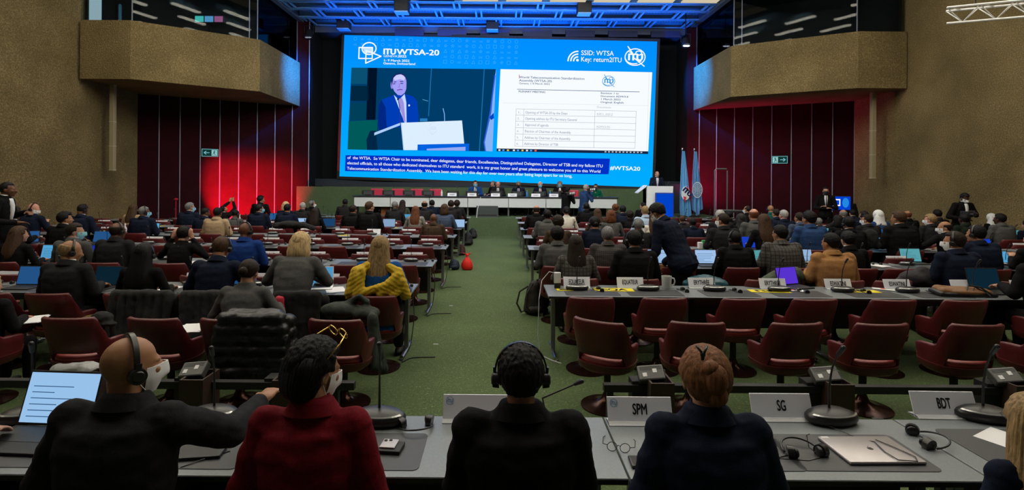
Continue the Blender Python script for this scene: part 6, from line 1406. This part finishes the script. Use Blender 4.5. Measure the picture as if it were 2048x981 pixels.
# ------------------------------------------------------------ desk base frame without tops
DB_=4.1
def beam(x0,x1,lab):
    t=thing('bare_desk',lab,'desk',((x0+x1)/2,DB_,0)); c=(x0+x1)/2
    MB().rbox(x0-c,-.03,.385,x1-c,.03,.445,.005).build('rail',M_DARK,t)
    x=x0+.05
    while x<x1+.01: L=MB().rbox(x-c-.025,-.025,.03,x-c+.025,.025,.385,.004).build('post',M_DARK,t); MB().rbox(x-c-.03,-.25,0,x-c+.03,.25,.03,.005).build('foot',M_DARK,L); x+=1.56
beam(-6.0,-1.12,'black steel desk frame without a top behind the front row, left of aisle')
beam(.82,6.6,'black steel desk frame without a top behind the front row, right of aisle')
M_BOX=mat('dark_brown_box',(.035,.016,.012),.6)
def cubby(X,lab,unit=True,rz=0):
    t=thing('cable_box',lab,'box',(X,DB_-.02,0),rz)
    b=MB()
    for bx in ((-.09,-.12,0,-.075,.12,.50),(.075,-.12,0,.09,.12,.50),(-.075,-.12,0,.075,-.105,.50),(-.075,.105,0,.075,.12,.50),(-.075,-.105,.0,.075,.105,.02)): b.box(*bx)
    b.build('box_shell',M_BOX,t); MB().box(-.20,.0,0,-.09,.12,.47).build('side_duct',M_DARK,t)
    if unit:
        q=thing('stowed_microphone_unit','grey delegate unit stowed on '+lab.replace('by the frame, ',''),'microphone',(X-.05,DB_-.0,.50))
        R=Matrix.Rotation(math.radians(38),4,'X')@Matrix.Rotation(math.radians(-8),4,'Y')
        MB().rbox(-.10,-.055,-.01,.10,.075,.05,.012,M=R).build('casing',M_MIC2,q)
        b=MB()
        for (x,y) in ((-.05,-.01),(.03,.02)): b.box(x-.016,y-.016,.050,x+.016,y+.016,.053,R)
        b.build('button_panel',M_PAPER,q); b=MB()
        for k in range(3): b.box(-.08,.03+k*.012,.050,.08,.036+k*.012,.052,R)
        b.build('grille',M_MIC,q); MB().tube([(.06,.03,.05),(.10,-.02,.06),(.09,-.06,.02),(.07,-.08,-.05)],.005,6).build('cable',M_MIC,q)
cubby(1.24,'the brown box by the frame, first right of the aisle'); cubby(2.60,'the brown box by the frame, second right of the aisle'); cubby(4.0,'the brown box by the frame, third right of the aisle')
cubby(-2.32,'the brown box by the frame, left of the padded coat'); cubby(-3.12,'the brown box by the frame near the bald head',False); cubby(-1.62,'the brown box by the frame under the padded coat',False)
papers(nz(107,4.25),4.28,.06,'crumpled white papers on the floor at the left behind the laptop',4,s=1.1)
o=link('white_bag',blob([('c',(-.16,0,.05),.05,(.14,0,.06),.06),('e',(.12,0,.05),(.10,.08,.07))],.012,1,.012,12),mat('white_plastic_bag',(.55,.55,.57),.5),loc=(nz(140,4.35),4.42,.35)); tag(o,'crumpled white plastic bag at the left in front of the burgundy chairs','bag')
# ------------------------------------------------------------ foreground desk
FY,FD=2.28,.59
for k,xc in enumerate((2.95,1.365,-.22,-1.805,-3.39)):
    t=thing('conference_desk','near grey conference desk, %s from the right along the bottom of the picture'%ords[k],'desk',(xc,FY,0)); W=1.58
    MB().rbox(-W/2+.002,0,.710,W/2-.002,FD,ZT,.003).build('tabletop',M_DESK,t); MB().box(-W/2+.004,-.003,.708,W/2-.004,.010,.731).build('edge_trim',M_DESKEDGE,t)
    MB().box(-W/2+.1,.40,.28,W/2-.1,.44,.70).build('cable_panel',M_DARK,t)
    for s in (-1,1):
        L=MB().rbox(s*.70-.025,.28,.05,s*.70+.025,.33,.708,.005).build('leg',M_STEEL,t); MB().cone((s*.70,.02,.03),.024,(s*.70,.56,.03),.024).build('foot',M_CHROME,L)
def fz(u,v,h=0):  # point on the near desk
    d=F*(HC-ZT-h)/((v-CY)-(u-CX)*ROLL); return Vector(((u-CX+(v-CY)*ROLL)*d/F,d,ZT+h))
def fplate(u,v,tx,lab,logo,tw=.1,w=.345,rz=0):
    p=fz(u,v); return plate(p.x,p.y-.005,ZT,tx,lab,logo=logo,tw=tw,w=w,h=.125,rz=rz)
fplate(950,843,'','near white nameplate with round blue emblem, mostly hidden behind the middle delegate',True)
fplate(1281,848,'SPM','near white nameplate reading SPM with a round blue emblem',True,.078)
fplate(1566,840,'SG','near white nameplate reading SG',False,.048,.33,.0)
fplate(1893,835,'BDT','near white nameplate reading BDT',False,.075,.35,-.02)
p=fz(1676,855); m_=mic(p.x,p.y+.05,ZT,'near black microphone unit with stem bent toward the camera beside the SG nameplate',.1,1.15)
p=fz(1985,848); mic(p.x,p.y+.04,ZT,'near black microphone unit at the right edge beside the BDT nameplate',-.25,1.15)
p=fz(752,855); mic(p.x,p.y+.04,ZT,'near black microphone unit beside the red jacket shoulder',-.1,1.2)
p=fz(428,838); mic(p.x,p.y-.02,ZT,'near black microphone unit behind the outstretched arm',.0,1.1)
p=fz(60,842); mic(p.x,p.y,ZT,'near black microphone behind the lit laptop at far left',.4,1.15)
# centre long gooseneck
t=thing('delegate_microphone','near black microphone with long stem leaning right of the middle delegate','microphone',(un(1088,800,2.78).x,2.76,ZT))
MB().lathe([(.08,0),(.085,.02),(.06,.045),(.02,.06)],20).build('base',M_MIC,t); a=un(1085,797,2.7)-Vector(t.location); c=un(1150,769,2.62)-Vector(t.location)
MB().tube([(0,0,.05),(.0,-.02,.1),a,a.lerp(c,.5),c],[.006,.005,.005,.0045,.0045],8).build('gooseneck',M_MIC,t); MB().cone(c,.009,c+(c-a).normalized()*.04,.0125,n=12,hemi=True).build('capsule',M_MIC,t)
p=fz(833,850); earset(p.x,p.y-.02,ZT,'near black headset lying flat right of the red jacket',math.pi+.25,1.0)
p=fz(1837,880); earset(p.x,p.y-.02,ZT,'near black headset lying flat behind the silver laptop',math.pi/2+2.9,1.05)
p=fz(1603,905); e=earset(p.x,p.y-.03,ZT,'near black wired headphones beside the dark blue jacket',.1,1.05); MB().tube([(-.08,0,.005),(-.15,-.02,.004),(-.02,-.05,.004),(.06,-.03,.004),(.04,.03,.02),(.05,.06,.06),(.065,.06,.065)],.0022,6).build('cord',M_HSET,e)
p=fz(790,945); pad(p.x-.15,p.y+.01,ZT,'near dark grey desk pad right of the red jacket',.50,.34)
p=fz(1750,947); pad(p.x,p.y+.01,ZT,'near dark grey desk pad under the silver laptop',.64,.34)
p=fz(2010,925); pad(p.x+.20,p.y-.02,ZT,'near dark grey desk pad under the blond hair at right',.55,.34)
p=fz(1375,945); pad(p.x+.24,p.y+.01,ZT,'near dark grey desk pad under the dark blue jacket',.62,.34)
p=fz(1130,945); pad(p.x-.18,p.y+.01,ZT,'near dark grey desk pad under the middle delegate',.62,.34)
p=fz(150,940); pad(p.x-.25,p.y+.01,ZT,'near dark grey desk pad under the lit laptop',.60,.30)
p=fz(430,945); pad(p.x-.2,p.y+.02,ZT,'near dark grey desk pad between black suit and red jacket',.56,.34)
# silver laptop closed
p=fz(1785,938); t=thing('closed_laptop','closed silver laptop with small dark fruit emblem on the near desk pad','laptop',(p.x,p.y+.02,ZT+.003),.02)
MB().rbox(-.178,0,0,.178,.245,.016,.007,3).build('case',M_SILVER,t,smooth=40)
P_=[]
for k in range(28):
    a=2*math.pi*k/28; r=.0135*(1-.16*math.exp(-((a-math.pi/2)/.35)**2)-.10*math.exp(-((a-1.5*math.pi)/.3)**2)); 
    if abs(a-.15)<.3 or a>6.1: r*=.80
    P_.append((r*math.cos(a),.12+r*math.sin(a)))
b=MB().prism(P_,.016,.0165); b.prism([(.000,.136),(.003,.143),(.008,.146),(.005,.139)],.016,.0165); b.build('emblem',M_DARK,t)
MB().box(-.165,.225,.016,-.13,.24,.0163).build('sticker',M_PAPER,t)
t2=MB().tube([Vector((-.10,.42,.02))+Vector((0,0,0)),(-.02,.36,.004),(.03,.24,.006),(.06,.20,.02),(.04,.10,.02),(.05,.03,.02),(.13,.02,.02),(.15,.06,.02),(.12,.14,.02),(.08,.22,.02)],.0025,6); o=t2.build('cable',M_HSET,loc=(p.x,p.y,ZT+.003)); tag(o,'thin black cord winding over the closed silver laptop','cable')
# glasses, phone
p=fz(1237,905); t=thing('eyeglasses','round wire glasses lying open on the near desk beside the phone','glasses',(p.x,p.y,ZT),-.25)
b=MB()
for s in (-1,1): b.tube([(.030*s+.023*math.cos(q),-.0+.005*math.cos(q),.023+.022*math.sin(q)) for q in [k*.5236 for k in range(13)]],.0018,6)
b.tube([(-.008,0,.028),(0,.003,.031),(.008,0,.028)],.0018,6); b.build('frame',M_INK,t,smooth=True)
for s in (-1,1): MB().tube([(.053*s,0,.028),(.075*s,.02,.022),(.078*s,.11,.010),(.07*s,.14,.003)],.0018,6).build('temple',M_INK,t,smooth=True)
p=fz(1282,940); t=thing('smartphone','black smartphone lying on the near desk by the wire glasses','phone',(p.x,p.y,ZT),-.03); MB().rbox(-.04,0,0,.04,.095,.016,.006,3).build('case',mat('phone_black',(.02,.02,.022),.3),t,smooth=40); MB().box(-.032,.008,.0162,.032,.088,.0166).build('glass',mat('phone_glass',(.015,.015,.018),.1),t); MB().cone((0,-.001,.008),.003,(.0,-.0,.008),.003).build('port',M_STEEL,t)
p=fz(780,912); t=thing('wallet_phone','silver phone on a dark wallet beside the red jacket','phone',(p.x-.01,p.y,ZT+.003),-.1); MB().rbox(-.055,0,0,.055,.10,.018,.004).build('wallet',M_DARK,t); MB().rbox(-.05,.02,.018,.025,.10,.026,.004).build('phone_case',M_SILVER,t); MB().cone((-.035,.08,.026),.008,(-.035,.08,.029),.008).cone((-.012,.085,.026),.008,(-.012,.085,.029),.008).build('lens',M_DARK,t)
# small white page right edge
p=fz(1975,882); t=thing('paper_sheet','white sheet corner beside the blond person at right edge','paper',(p.x+.1,p.y,ZT+.003),.5); MB().box(-.105,-.05,0,.105,.1,.002).build('sheet',M_PAPER,t)
# floor socket squares on desk
for k,(u,v) in enumerate(((1755,838),(1876,838),(1163,846))):
    p=fz(u,v); o=MB().box(-.03,-.008,0,.03,.008,.002).build('desk_grommet',M_DARK,loc=p); tag(o,'small dark grommet plate in the near desk, %s'%('left of BDT nameplate','below BDT nameplate','right of the middle delegate')[k],'grommet')
# laptop left lit
p=fz(60,925); laptop(-2.29,2.42,ZT+.003,'open laptop with white document page at the bottom left',(.36,.62,.95),.85,-.06,.40,open_=108,detail=9)
# closed dark laptop
p=fz(385,930); t=thing('closed_laptop','closed dark grey laptop between black suit and red jacket','laptop',(p.x-.06,p.y+.02,ZT+.003),.15); MB().rbox(-.16,0,0,.16,.22,.015,.004).build('case',mat('dark_grey_metal',(.03,.03,.033),.35,.4),t)
MB().tube([(.15+.015*math.cos(q),.20+.012*math.sin(q),.02) for q in [k*.5236 for k in range(13)]],.002,6).build('key_ring',M_CHROME,t)
o=MB().tube([fz(360,938)+Vector((0,0,.005)),fz(400,925)+Vector((0,0,.008)),fz(460,905)+Vector((0,0,.005))],.0025,6).build('cord',M_HSET); tag(o,'black cord lying on the desk beside the closed dark laptop','cable')
# ------------------------------------------------------------ foreground people
def hero(X,d,u,v,label,**k):
    q=un(u,v,d+.05); return person(q.x,d,0,q.z,label,vox=.010,**k)
Pa=dict(lean=5,eL=(-.30,.02,.76),wL=(-.20,.26,.79),dL=(.25,1,-.1),eR=(.33,.20,.87),wR=(.30,.50,.86),dR=(.1,1,.15))
t,fg,s=hero(0,2.08,254,677,'bald person in black pinstripe suit with headset stretching the right arm forward',pose='heroA',custom=Pa,hair=('bald',B_),skin='tan',coat='charcoal',hs=True,mask='white',turn=38,nod=4,bulk=1.18,collar=None)
t,fg,s=hero(0,2.10,632,680,'person in dark red jacket with short black hair, gold sunglasses on the head',pose='rest',hair=('pixie',B_),skin='tan',coat='darkred',turn=32,nod=12,bulk=1.08,collar='darkred',mask='white',fem=True)
# sunglasses on head
M=fg['MH']; g=thing('sunglasses','gold rimmed sunglasses resting on the black hair of the red jacket delegate','sunglasses'); g.matrix_world=Matrix.Translation(t.location)@Matrix.Diagonal((s,s,s,1))@M@Matrix.Translation((0,.035,.108))@Matrix.Rotation(math.radians(35),4,'X')
b=MB()
for q in (-1,1): b.tube([(.035*q+.027*math.cos(a),.05,.012+.022*math.sin(a)) for a in [k*.5236 for k in range(13)]],.0028,8)
b.tube([(-.01,.05,.018),(.01,.05,.018)],.0025,6).tube([(.062,.05,.02),(.088,.0,.01),(.09,-.07,-.01)],.003,6).tube([(-.062,.05,.02),(-.088,.0,.01),(-.09,-.07,-.01)],.003,6); b.build('frame',mat('gold',(.75,.5,.15),.25,1),g,smooth=True)
hero(0,2.06,1042,684,'person in black suit with black hair and headset in the middle foreground',pose='heroC',hair=(S_,B_),skin='tan',coat='black',hs=True,nod=0,bulk=1.12,collar=None)
hero(0,2.08,1407,688,'person with clipped up brown hair in dark blue jacket in the foreground',pose='rest',hair=('updo','ginger'),skin='fair',coat='navy',fem=True,bulk=1.25,collar='navy',turn=-8)
t,fg,s=hero(0,2.0,2060,783,'person with long blond hair and gold glasses at the right edge',pose='rest',hair=('long','darkblond'),skin='fair',coat='navy',fem=True,turn=20,collar=None,glasses=True)
Pb=dict(lean=6,eL=(-.27,.06,.76),wL=(-.13,.33,.785),dL=(.25,1,-.1),eR=(.20,.14,.80),wR=(.10,.34,.815),dR=(-.05,1,-.12))
person(-2.52,2.10,0,1.33,'person outside left edge in magenta sweater, hand typing on the lit laptop',pose='heroB',custom=Pb,hair=('bob','dark'),skin='fair',coat='magenta',fem=True,vox=.010,collar=None)
# hair clip
p=un(1403,708,1.93); g=thing('hair_clip','black claw clip in the clipped up brown hair','hair clip',p); 
MB().tube([(-.02,0,.03),(-.005,-.012,.01),(.0,-.008,-.02)],.005,8).tube([(.02,0,.028),(.005,-.014,.01),(.002,-.008,-.02)],.005,8).build('claw',M_HSET,g,smooth=True); MB().ell((0,-.012,.0),(.010,.008,.01)).build('spring',M_HSET,g)

SC.collection.children.link(COL)
